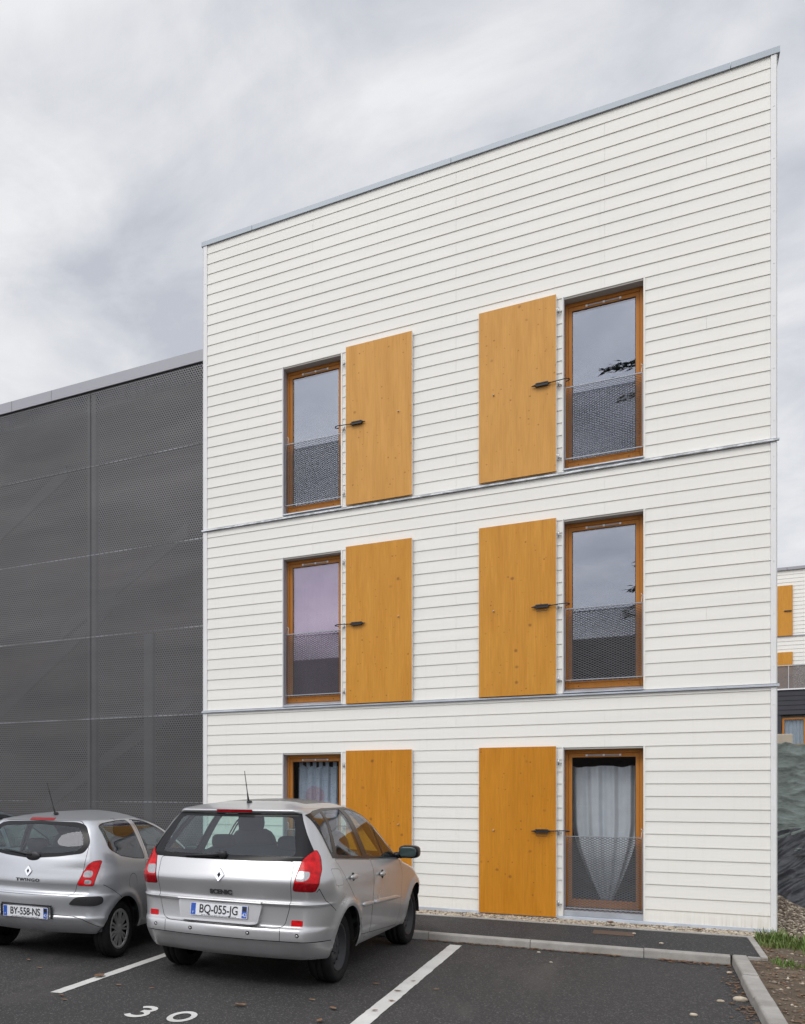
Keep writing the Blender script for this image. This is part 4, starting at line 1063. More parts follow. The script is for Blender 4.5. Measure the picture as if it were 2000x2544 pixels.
    def seam(s, pts, view, filt, w=.0030, name='gap', only=None):
        for a, b in zip(pts[:-1], pts[1:]):
            d = Vector(b) - Vector(a); nn = Vector((-d.y, d.x)).normalized() * w; e = d.normalized() * w
            P = [Vector(a) - e + nn, Vector(a) - e - nn, Vector(b) + e - nn, Vector(b) + e + nn]
            s.cut([(p.x, p.y) for p in P], view, filt, name, only)
    def finish(s):
        s.bm.normal_update(); bm = s.bm; g = s.names.get('gap'); 
        s.nrm = {v.index: None for v in bm.verts}; bm.verts.index_update()
        s.nrm = [s.smooth_normal(v.co) for v in bm.verts]
        s.parts = {}
        for f in bm.faces: s.parts.setdefault(s.list[f[s.lay]], []).append(f)
    def smooth_normal(s, co):                              # normal of the uncut shell at this point
        loc, nn, fi, d = s.bvh.find_nearest(co); R = s.ref[fi]
        w = poly_3d_calc([r[0] for r in R], loc); n = Vector((0, 0, 0))
        for k, r in zip(w, R): n += r[1] * k
        return n.normalized() if n.length > 1e-6 else nn
    def part(s, names, objname, mats, parent, lining=None, shift=0., merge_gap=False):
        """names: tags put into one object, material index by position"""
        me = bpy.data.meshes.new(objname); vmap = {}; vs = []; fs = []; ms = []; nr = []
        def vid(v, off):
            k = (v.index, off)
            if k not in vmap:
                vmap[k] = len(vs); n = s.nrm[v.index]; vs.append(v.co + n * off); nr.append(n if off > -.015 else -n)
            return vmap[k]
        for mi, nm in enumerate(names):
            for f in s.parts.get(nm, []):
                o = shift - (.005 if nm == 'gap' else 0)
                fs.append([vid(v, o) for v in f.verts]); ms.append(mi)
                if lining is not None and nm != 'gap': fs.append([vid(v, -.022) for v in reversed(f.verts)]); ms.append(len(names))
        me.from_pydata(vs, [], fs)
        for k in mats: me.materials.append(M[k])
        if lining is not None: me.materials.append(M[lining])
        me.polygons.foreach_set('material_index', ms); me.polygons.foreach_set('use_smooth', [True] * len(fs)); me.update()
        me.normals_split_custom_set_from_vertices(nr)
        o = bpy.data.objects.new(objname, me); col.objects.link(o); o.parent = parent; return o

def wheel(car, x, y, z, r, w, rim, style, side):
    mb = MB(); s = side
    prof = [(-w / 2 + .02, r * .66), (-w / 2 + .004, r * .80), (-w / 2 + .006, r * .93), (-w / 2 + .03, r * .985), (-w / 2 + .05, r), (-.032, r), (-.030, r * .975), (-.022, r * .975), (-.020, r), (.02, r), (.022, r * .975), (.03, r * .975), (.032, r), (w / 2 - .05, r), (w / 2 - .03, r * .985), (w / 2 - .006, r * .93), (w / 2 - .003, r * .82), (w / 2 - .012, r * .70), (w / 2 - .02, rim + .004)]
    prof = [(px * s, pr) for px, pr in prof]
    mb.lathe_x(prof, (x, y, z), 48, 0)
    wh = mb.build('wheel', ['rubber'], car)
    mb = MB(); e = w / 2 - .016
    if style == 'steel':
        pr = [(e - .002, rim + .004), (e + .004, rim), (e - .002, rim * .94), (e - .05, rim * .90), (e - .055, rim * .78), (e - .040, rim * .62), (e - .030, rim * .48), (e - .045, rim * .36), (e - .035, rim * .18), (e - .033, 0.001)]
        mb.lathe_x([(a * s, b) for a, b in pr], (x, y, z), 48, 0)
        for k in range(14):
            a = 2 * PI * k / 14; c = (x + s * (e - .046), y + rim * .74 * math.cos(a), z + rim * .72 * math.sin(a))
            mb.ellipsoid(c, (.008, rim * .10, rim * .10), 1, 8, 6)
        for k in range(5):
            a = 2 * PI * k / 5; mb.ellipsoid((x + s * (e - .038), y + rim * .27 * math.cos(a), z + rim * .27 * math.sin(a)), (.014, .012, .012), 0, 8, 6)
        mb.build('rim', ['steelwheel', 'gap'], wh)
    else:
        mb.lathe_x([(q * s, b) for q, b in ((e + .002, rim + .006), (e + .008, rim), (e + .006, rim * .90), (e - .004, rim * .87))], (x, y, z), 48, 0)
        mb.lathe_x([(q * s, b) for q, b in ((e - .03, rim * .9), (e - .03, .001))], (x, y, z), 32, 1)
        mb.lathe_x([(q * s, b) for q, b in ((e - .02, rim * .30), (e + .002, rim * .26), (e + .006, rim * .12), (e + .006, .001))], (x, y, z), 24, 0)
        for k in range(9):
            for dlt in (-.13, .13):
                a = 2 * PI * k / 9 + dlt; ca, sa = math.cos(a), math.sin(a); wv = rim * .045
                P = []
                for rr, xx in ((rim * .22, e + .003), (rim * .90, e + .001)):
                    for sg in (-1, 1):
                        for dx in (0, -.016):
                            P.append((x + s * (xx + dx), y + rr * ca - sg * wv * sa, z + rr * sa + sg * wv * ca))
                mb.add(P, [(0, 2, 6, 4), (1, 5, 7, 3), (0, 4, 5, 1), (2, 3, 7, 6)], 0)
        mb.build('hubcap', ['hubcap', 'gap'], wh)
    return wh

def licence_plate(parent, cx, y, cz, w, h, txt, tilt, dept='42'):
    mb = MB(); t = math.tan(tilt)
    fn = lambda px, pz, d=0: (cx + px, y + (pz - 0) * t - d, cz + pz)
    def slab(x0, x1, z0, z1, d0, d1, m):
        P = [fn(x0, z0, d0), fn(x1, z0, d0), fn(x1, z1, d0), fn(x0, z1, d0), fn(x0, z0, d1), fn(x1, z0, d1), fn(x1, z1, d1), fn(x0, z1, d1)]
        mb.add(P, [(0, 1, 5, 4), (1, 2, 6, 5), (2, 3, 7, 6), (3, 0, 4, 7), (4, 5, 6, 7)], m)
    slab(-w / 2, w / 2, -h / 2, h / 2, 0, .008, 0)
    slab(-w / 2 + .004, -w / 2 + .048, -h / 2 + .004, h / 2 - .004, .008, .0092, 1); slab(w / 2 - .048, w / 2 - .004, -h / 2 + .004, h / 2 - .004, .008, .0092, 1)
    mb.text(txt, .100, lambda a, b, c: fn(a, b + .002, .0095 + c), 2, .0008, 'CENTER', .80, .0012, .98)
    mb.text('F', .026, lambda a, b, c: fn(a - w / 2 + .026, b - .030, .0096 + c), 0, .0006, 'CENTER', 1)
    mb.text(dept, .040, lambda a, b, c: fn(a + w / 2 - .026, b - .024, .0096 + c), 0, .0006, 'CENTER', 1)
    slab(w / 2 - .044, w / 2 - .008, .006, .044, .0092, .0098, 2)
    for k in range(11):                                  # twelve-star ring reduced to dots
        a = 2 * PI * k / 11; slab(-w / 2 + .026 + .012 * math.cos(a) - .0015, -w / 2 + .026 + .012 * math.cos(a) + .0015, .022 + .012 * math.sin(a) - .0015, .022 + .012 * math.sin(a) + .0015, .0092, .0098, 3)
    rg = random.Random(5); xx = -w * .30                 # small dealer line below the number: too fine to read
    while xx < w * .30:
        l = rg.uniform(.004, .010); slab(xx, xx + l, -h / 2 + .0035, -h / 2 + .0085, .0081, .0086, 2); xx += l + rg.uniform(.002, .006)
    return mb.build('licence_plate', ['plate_white', 'plate_blue', 'plate_black', 'badge'], parent)

def emblem(parent, cx, y, cz, w, h, slope):
    mb = MB(); o = [(0, h), (w * .42, h * .55), (w, 0), (w * .42, -h * .55), (0, -h), (-w * .42, -h * .55), (-w, 0), (-w * .42, h * .55)]
    o = [(0 - .003, h), (.003, h), (w, h * .08), (w, -h * .08), (.003, -h), (-.003, -h), (-w, -h * .08), (-w, h * .08)]
    k = .30; i_ = [(a * k, b * (k + .08)) for a, b in o]; n = len(o)
    P = lambda a, b, d: (cx + a, y + b * slope - d, cz + b)
    vs = [P(a, b, 0) for a, b in o] + [P(a * .92, b * .92, .010) for a, b in o] + [P(a * 1.1, b * 1.1, .010) for a, b in i_] + [P(a, b, .001) for a, b in i_]
    fs = []
    for q in range(n):
        r = (q + 1) % n
        for a in range(3): fs.append((a * n + q, a * n + r, (a + 1) * n + r, (a + 1) * n + q))
    mb.add(vs, [f[::-1] for f in fs], 0); mb.add([vs[3 * n + q] for q in range(n)], [tuple(range(n))[::-1]], 1)
    return mb.build('emblem', ['chrome', 'gap'], parent)

def antenna(car, p, q):
    mb = MB(); mb.ellipsoid((p[0], p[1] + .02, p[2]), (.022, .045, .018), 0, 10, 6); p2 = Vector(p).lerp(Vector(q), .28)
    mb.tube([p, tuple(p2)], .011, 0, 8, .006); mb.tube([tuple(p2), q], .0050, 0, 6, .0034); return mb.build('antenna', ['black'], car)

def rear_y(sh, x, z):
    S = sh.S; W = sh.Wf(z); b, rcx, rcy = S['rear'](z); yr = sh.YRf(z); ax = abs(x) / max(.2, S['taper'](yr))
    if ax <= W - rcx: return yr + b * (ax / (W - rcx)) ** 2
    t = math.asin(min(1, (ax - W + rcx) / rcx)); return yr + b + rcy * (1 - math.cos(t))

def interior(car, S):
    mb = MB(); z0 = S['zs']
    bx = []
    for x, y, bench in ((-.36, S['ys'], 0), (.36, S['ys'], 0)):
        mb = MB(); mb.ellipsoid((x, y + .22, z0), (.25, .28, .10), 0, 14, 8, .6)
        mb.add([], []); mb.ellipsoid((x, y - .05, z0 + .30), (.245, .09, .36), 0, 16, 10, .55); mb.ellipsoid((x, y - .11, z0 + .72), (.135, .06, .095), 0, 14, 8, .6)
        mb.tube([(x - .05, y - .1, z0 + .6), (x - .05, y - .1, z0 + .72)], .008, 0, 6); mb.tube([(x + .05, y - .1, z0 + .6), (x + .05, y - .1, z0 + .72)], .008, 0, 6)
        mb.build('seat', ['seat'], car)
    mb = MB(); mb.ellipsoid((0, S['yb'], z0 + .22), (.60, .10, .32), 0, 18, 10, .5)
    for x in (-.32, .32): mb.ellipsoid((x, S['yb'] - .04, z0 + .56), (.12, .05, .07), 0, 12, 8, .6)
    mb.build('rear_bench', ['seat'], car)
    mb = MB(); mb.ellipsoid((0, S['yd'], S['zd']), (.66, .28, .14), 0, 18, 10, .6); mb.build('dashboard', ['lining'], car)
    mb = MB(); c = Vector((-.36, S['yd'] - .30, S['zd'] + .05)); pts = []
    for k in range(25):
        a = 2 * PI * k / 24; pts.append((c.x + .18 * math.cos(a), c.y + .18 * math.sin(a) * .42, c.z + .18 * math.sin(a) * .9))
    mb.tube(pts, .014, 0, 8); mb.tube([(c.x - .17, c.y, c.z), (c.x + .17, c.y, c.z)], .016, 0, 6); mb.build('steering_wheel', ['lining'], car)
    mb = MB(); mb.box(-S['uw'], S['uw'], S['uy0'], S['uy1'], S['uz'], S['uz'] + .16); mb.build('underbody', ['gap'], car, bevel=.03)

def mirror_part(car, x, y, z, side, paint, yr):
    mb = MB(); s = side
    mb.ellipsoid((x, y + .02, z), (.098, .085, .066), 0, 20, 12, .62)
    mb.tube([(x - s * .22, y + .05, z - .05), (x - s * .06, y + .03, z - .035)], .030, 0, 10, .035)
    m = mb.build('wing_mirror', ['trimblack'], car)
    mb = MB(); mb.ellipsoid((x, y - .062, z), (.080, .006, .050), 0, 20, 8, .55); mb.build('mirror_glass', ['mirror_dark'], m); return m

M['mirror_dark'] = simple('dark_mirror_glass', (.05, .075, .075), .12, .2)
def arches(car, S):
    for ya in S['axles']:
        for s in (1, -1):
            mb = MB(); n = 26; vs = []; R = S['Ra'] + .012
            for xx in (S['archx'], .47):
                for k in range(n + 1):
                    a = .02 + (PI - .04) * k / n; vs.append((s * xx, ya + R * math.cos(a), S['zr'] + R * math.sin(a)))
            mb.add(vs, [(k, k + 1, n + 2 + k, n + 1 + k) for k in range(n)]); 
            mb.add([vs[n + 1 + k] for k in range(n + 1)], [tuple(range(n + 1))])
            mb.build('wheel_arch_liner', ['gap'], car)

def cut_arches(sh):
    S = sh.S
    for ya in S['axles']:
        poly = [(ya + S['Ra'] * math.cos(2 * PI * k / 40), S['zr'] + S['Ra'] * math.sin(2 * PI * k / 40)) for k in range(40)]
        poly = [p for p in poly if p[1] > S['z0'] - .03]
        top = [p for p in poly]
        a0, a1 = ya + S['Ra'] * 1.0, ya - S['Ra'] * 1.0
        P = [(ya + S['Ra'] * math.cos(PI * k / 26), S['zr'] + S['Ra'] * math.sin(PI * k / 26)) for k in range(27)] + [(a1 + .015, S['z0'] - .05), (a0 - .015, S['z0'] - .05)]
        for s in (1, -1): sh.cut(P, 'side', lambda c, s=s: c.x * s > .45 and c.z < 1.0, 'void')

# ---- large silver car
SA = dict(z0=.27, z1=1.50, yc=.72, hz=.080, n=2.3, zr=.31, Ra=.362, flare=.020, axles=(0., 2.42), archx=.80,
    W=[(.25, .79), (.30, .815), (.40, .842), (.55, .861), (.70, .872), (.85, .879), (.92, .874), (.97, .861), (1.02, .843), (1.10, .808), (1.20, .762), (1.30, .714), (1.40, .655), (1.46, .600), (1.50, .560)],
    YR=[(.25, -.64), (.29, -.70), (.36, -.745), (.41, -.770), (.425, -.780), (.44, -.783), (.52, -.775), (.535, -.758), (.548, -.745), (.70, -.735), (.712, -.738), (.722, -.752), (.733, -.755), (.742, -.735), (.76, -.728), (.82, -.742), (.895, -.757), (.91, -.756), (.98, -.728), (1.05, -.694), (1.085, -.675), (1.12, -.650), (1.20, -.592), (1.30, -.515), (1.40, -.440), (1.46, -.402), (1.475, -.425), (1.49, -.430), (1.50, -.405)],
    YF=[(.25, 2.95), (.35, 3.05), (.5, 3.10), (.65, 3.06), (.75, 2.94), (.82, 2.76), (.88, 2.50), (.93, 2.24), (.97, 2.05), (1.0, 1.98), (1.1, 1.86), (1.2, 1.76), (1.39, 1.54), (1.46, 1.40), (1.50, 1.25)],
    rear=lambda z: (.075 if z < 1.1 else .06, .17 if z < .8 else max(.07, .17 - (z - .8) * .16), .34 if z < .8 else max(.14, .34 - (z - .8) * .28)),
    front=lambda z: (.10, .40 if z < .95 else .30, .42 if z < .95 else .30),
    taper=lambda y: 1 - (.055 * ((-y - .1) / .6) ** 2 if y < -.1 else 0) - (.05 * ((y - 1.4) / 1.4) ** 2 if y > 1.4 else 0),
    extra=[.418, .425, .43, .53, .54, .545, .705, .71, .715, .72, .725, .73, .735, .74, .745, .895, .90, .905, 1.465, 1.47, 1.475, 1.48, 1.49])
def big_car(name, label, paint, loc, rot):
    car = thing(name, label, 'car', loc, (0, 0, rot), 'parked silver cars')
    sh = Shell(SA); sh.YRf = interp(SA['YR'])
    rear = lambda c: c.y < -.12
    # rear: tailgate, glass, lamps, bumper
    gate = rounded([(-.605, 1.075), (.605, 1.075), (.60, .86), (.592, .73), (.548, .556), (.49, .533), (-.49, .533), (-.548, .556), (-.592, .73), (-.60, .86)], .03, 3)
    bump = [(-.95, .7205), (-.60, .7205), (-.555, .552), (-.49, .5275), (.49, .5275), (.555, .552), (.60, .7205), (.95, .7205), (.95, .2), (-.95, .2)]
    sh.cut([(-1, .7205), (1, .7205), (1, .2), (-1, .2)], 'rear', lambda c: c.y < -.30 and c.z < .73, 'bumper')
    sh.panel(gate, 'rear', rear, 'tailgate', .0045)
    glass = [(-.66, 1.083), (-.3, 1.076), (.3, 1.076), (.66, 1.083), (.722, 1.165), (.645, 1.30), (.562, 1.458), (-.562, 1.458), (-.645, 1.30), (-.722, 1.165)]
    sh.panel(glass, 'rear', lambda c: c.y < -.08 and abs(c.x) < .74 - (c.z - 1.15) * .48, 'glassband', .004)
    sh.cut(rounded([(-.61, 1.115), (.61, 1.115), (.52, 1.432), (-.52, 1.432)], .05), 'rear', rear, 'rearglass')
    lamp = rounded([(.617, .842), (.775, .838), (.800, .90), (.798, 1.01), (.770, 1.11), (.735, 1.172), (.664, 1.082)], .02, 3)
    clear = rounded([(.637, .922), (.705, .922), (.738, .945), (.738, .998), (.651, 1.004)], .018, 3)
    low = [(.60, .838), (.83, .838), (.83, .90), (.72, .912), (.60, .905)]
    for s, fl in ((1, 'r'), (-1, 'l')):
        mm = (lambda p: p) if s > 0 else mirror
        ff = lambda c, s=s: c.y < -.28 and c.x * s > .5
        sh.panel(mm(lamp), 'rear', ff, 'lamp_' + fl, .004)
        sh.cut(mm(low), 'rear', ff, 'lampdark_' + fl, ['lamp_' + fl]); sh.cut(mm(clear), 'rear', ff, 'lampclear_' + fl, ['lamp_' + fl, 'lampdark_' + fl])
    # flanks
    dlo = [(-.30, 1.452), (-.10, 1.482), (.18, 1.4985), (.85, 1.4985), (1.12, 1.462), (1.34, 1.40), (1.66, .985), (.68, 1.030), (-.27, 1.092)]
    g1 = rounded([(-.265, 1.425), (.06, 1.468), (-.205, 1.130), (-.245, 1.140)], .02, 3); g2 = rounded([(.135, 1.478), (.635, 1.482), (.535, 1.062), (-.135, 1.112)], .02, 3)
    g3 = rounded([(.755, 1.478), (.90, 1.473), (1.10, 1.435), (1.265, 1.380), (1.175, 1.030), (.69, 1.055)], .02, 3); g4 = rounded([(1.305, 1.365), (1.575, 1.012), (1.215, 1.028)], .015, 3)
    rdoor = rounded([(-.235, 1.082), (.712, 1.020), (.722, .350), (.395, .372), (.345, .50), (.24, .655), (.08, .775), (-.10, .90)], .025, 3)
    fdoor = rounded([(.727, 1.020), (1.66, .975), (1.76, .80), (1.78, .45), (1.72, .300), (.735, .350)], .025, 3)
    for s, fl in ((1, 'r'), (-1, 'l')):
        ff = lambda c, s=s: c.x * s > .45 and -.6 < c.y < 1.9
        fd = lambda c, s=s: c.x * s > .5 and c.z < 1.12
        sh.panel(rdoor, 'side', fd, 'rdoor_' + fl, .0045); sh.panel(fdoor, 'side', fd, 'fdoor_' + fl, .0045)
        sh.cut(dlo, 'side', ff, 'dlo_' + fl)
        for q, nm in ((g1, 'g1_'), (g2, 'g2_'), (g3, 'g3_'), (g4, 'g4_')): sh.cut(q, 'side', ff, nm + fl)
        sh.seam([(-.60, .835), (-.585, .86), (-.50, .76), (-.345, .665)], 'side', lambda c, s=s: c.x * s > .6 and c.y < -.2, .0028, 'gap', ['body', 'bumper'])
        if s > 0:
            fl_ = rounded([(-.40, 1.012), (-.215, 1.000), (-.185, .868), (-.36, .872)], .03, 3)
            sh.panel(fl_, 'side', lambda c: c.x > .6 and c.y < 0, 'flap', .003)
    wind = [(-.64, 1.03), (.64, 1.03), (.50, 1.43), (-.50, 1.43)]
    sh.cut(wind, 'rear', lambda c: c.y > 1.2, 'windscreen')
    sh.panel(rounded([(-.42, .16), (.42, .16), (.40, 1.02), (-.40, 1.02)], .05), 'top', lambda c: c.z > 1.505, 'sunroof', .004)
    cut_arches(sh)
    for x in (-.655, .645):
        sh.cut(rounded([(x - .046, .552), (x + .046, .554), (x + .046, .602), (x - .044, .602)], .008, 2), 'rear', lambda c: c.y < -.2 and c.z < .7, 'refl')
    sh.seam([(-.95, .428), (.95, .428)], 'rear', lambda c: c.y < -.42, .0035, 'gap', ['bumper'])
    for x in (-.52, .52): sh.seam([(x, .428), (x, .524)], 'rear', lambda c: c.y < -.6, .0022, 'gap', ['bumper'])
    sh.finish()
    body = sh.part(['body', 'gap', 'flap'], 'body', [paint, 'gap', paint], car, 'lining')
    bp = sh.part(['bumper', 'refl'], 'bumper', [paint, 'lamp_red'], car)
    tg = sh.part(['tailgate'], 'tailgate', [paint], car, 'lining')
    rg_ = sh.part(['rearglass', 'glassband'], 'rear_window', ['carglass', 'trimblack'], tg)
    for fl in 'rl':
        sh.part(['lamp_' + fl, 'lampdark_' + fl, 'lampclear_' + fl], 'tail_lamp', ['lamp_red', 'lamp_dark', 'lamp_clear'], car, shift=.004)
        dr = sh.part(['rdoor_' + fl], 'door', [paint], car, 'lining'); df = sh.part(['fdoor_' + fl], 'door', [paint], car, 'lining')
        sh.part(['g2_' + fl], 'window_pane', ['carglass_side'], dr); sh.part(['g3_' + fl], 'window_pane', ['carglass_side'], df)
        sh.part(['g1_' + fl], 'quarter_window', ['carglass_side'], car); sh.part(['g4_' + fl], 'quarter_window', ['carglass_side'], car); sh.part(['dlo_' + fl], 'window_trim', ['trimblack'], car, 'lining', .002)
        s = 1 if fl == 'r' else -1
        for dd, y, z in ((dr, .065, .915), (df, .975, .876)):
            mb = MB(); x = s * (sh.sx(y, z)); mb.ellipsoid((x + s * .018, y, z), (.016, .095, .020), 0, 14, 8, .7); mb.ellipsoid((x - s * .004, y + .03, z - .01), (.010, .055, .045), 1, 12, 8); mb.build('handle', [paint, 'gap'], dd)
        for dd, ya, yb_ in ((dr, .40, .70), (df, .75, 1.68)):
            mb = MB(); vs = []; n = 12
            for k in range(n + 1):
                y = ya + (yb_ - ya) * k / n; zc = .650 - .035 * (y - .08); x = sh.sx(y, zc); hh = .024 * (min(1, k / 1.5 + .25) if dd is dr else min(1, (n - k) / 2 + .3))
                vs += [(s * (x - .004), y, zc - hh), (s * (x + .016), y, zc - hh * .6), (s * (x + .018), y, zc + hh * .5), (s * (x - .004), y, zc + hh)]
            mb.add(vs, [(4 * k + a, 4 * k + a + 1, 4 * k + a + 5, 4 * k + a + 4) for k in range(n) for a in range(3)] + [(0, 3, 2, 1), (4 * n, 4 * n + 1, 4 * n + 2, 4 * n + 3)], 0, True); mb.build('side_moulding', [paint], dd)
        mirror_part(car, s * .965, 1.66, 1.045, s, paint, 0)
    sh.part(['windscreen'], 'windscreen', ['carglass_side'], car); sh.part(['sunroof'], 'sunroof', ['trimblack'], car, shift=.001)
    # plate recess frame, plate, badge, wiper
    mb = MB(); yb_ = -.752
    mb.prism_x([(yb_ - .012, .728), (yb_ + .03, .728), (yb_ + .03, .742), (yb_ - .004, .742)], -.385, .375); mb.build('handle', [paint], tg, bevel=.004)
    mb = MB(); P = rounded([(-.385, .722), (.375, .722), (.345, .560), (.30, .550), (-.31, .550), (-.355, .560)], .03, 4); n = len(P)
    vs = [(x, rear_y(sh, x, z) - .003, z) for x, z in P] + [(x * .97, rear_y(sh, x, z) + .014, z * .99 + .0065) for x, z in P]
    mb.add(vs, [(k, (k + 1) % n, (k + 1) % n + n, k + n)[::-1] for k in range(n)]); mb.add(vs[n:], [tuple(range(n))]); 
    mb2 = MB(); vs = [(x, -.7415 + .045 * x * x - .030 * (1 - (z - .55) / .172), z) for x, z in P] 
    vs += [(x, rear_y(sh, x, z) + .004, z) for x, z in P]
    mb2.add(vs[:n], [tuple(range(n))]); mb2.add(vs, [(k, (k + 1) % n, (k + 1) % n + n, k + n)[::-1] for k in range(n)]); mb2.build('plate_recess', [paint], tg)
    licence_plate(tg, .0, -.757, .648, .515, .104, 'BQ-055-JG', .172)
    emblem(tg, 0, rear_y(sh, 0, .948) - .002, .948, .046, .057, .35)
    mb = MB(); mb.text('SCENIC', .052, lambda a, b, c: (a + .012, rear_y(sh, 0, .80 + b) - .004 - c, .802 + b), 0, .003, 'CENTER', 1.12, .0028); mb.build('badge_lettering', ['badge'], tg)
    mb = MB(); ry = lambda x, z: rear_y(sh, x, z) - .018
    mb.ellipsoid((0.0, ry(0, 1.118) - .004, 1.118), (.036, .030, .034), 0, 12, 8, .8); mb.tube([(.01, ry(0, 1.12) - .012, 1.122), (-.12, ry(.12, 1.105) - .012, 1.108), (-.36, ry(.36, 1.090), 1.092)], .017, 0, 8, .006); mb.build('wiper', ['black'], tg)
    mb = MB(); vs = []; y_ = lambda x: rear_y(sh, x, 1.482) - .006
    for x in (-.165, -.08, 0, .08, .165): vs += [(x, y_(x), 1.471), (x, y_(x) - .002, 1.494)]
    mb.add(vs, [(2 * k, 2 * k + 2, 2 * k + 3, 2 * k + 1) for k in range(4)]); mb.build('brake_lamp', ['lamp_dark'], car)
    for x in (-.62, -.26, .26, .655):
        mb = MB(); yy = rear_y(sh, x, .482); mb.ellipsoid((x, yy - .002, .482), (.017, .005, .017), 0, 12, 6); mb.ellipsoid((x, yy - .005, .480), (.010, .005, .010), 1, 10, 6); mb.build('parking_sensor', ['gap', 'silver_a'], bp)
    antenna(car, (-.02, -.06, 1.553), (-.03, -.13, 1.835))
    interior(car, dict(zs=.62, ys=.95, yb=.12, yd=1.62, zd=.90, uw=.66, uy0=-.40, uy1=2.8, uz=.25))
    arches(car, SA)
    for y in SA['axles']:
        for s in (1, -1): wheel(car, s * .690, y, .31, .31, .205, .205, 'steel', s)
    return car

# ---- small hatchbacks
SB = dict(z0=.27, z1=1.36, yc=.75, hz=.078, n=2.2, zr=.285, Ra=.330, flare=.016, axles=(0., 2.30), archx=.74,
    W=[(.25, .755), (.36, .79), (.50, .803), (.70, .813), (.82, .812), (.90, .800), (.95, .789), (1.03, .765), (1.10, .735), (1.20, .692), (1.30, .638), (1.36, .575)],
    YR=[(.25, -.44), (.30, -.50), (.38, -.555), (.43, -.572), (.445, -.562), (.50, -.556), (.60, -.560), (.645, -.553), (.66, -.530), (.70, -.522), (.735, -.525), (.75, -.528), (.85, -.510), (.93, -.492), (.98, -.478), (1.0, -.470), (1.10, -.432), (1.20, -.382), (1.30, -.320), (1.345, -.285), (1.36, -.262)],
    YF=[(.25, 2.85), (.4, 2.95), (.55, 2.96), (.68, 2.88), (.78, 2.66), (.86, 2.40), (.92, 2.15), (.96, 1.98), (1.1, 1.76), (1.25, 1.45), (1.32, 1.25), (1.36, 1.08)],
    rear=lambda z: (.09 if z < .9 else max(.05, .09 - (z - .9) * .12), .20 if z < .9 else max(.10, .20 - (z - .9) * .25), .32 if z < .9 else max(.15, .32 - (z - .9) * .45)),
    front=lambda z: (.10, .36, .36),
    taper=lambda y: 1 - (.05 * ((-y - .05) / .5) ** 2 if y < -.05 else 0) - (.05 * ((y - 1.3) / 1.4) ** 2 if y > 1.3 else 0),
    extra=[.438, .445, .65, .655, .742, .75])
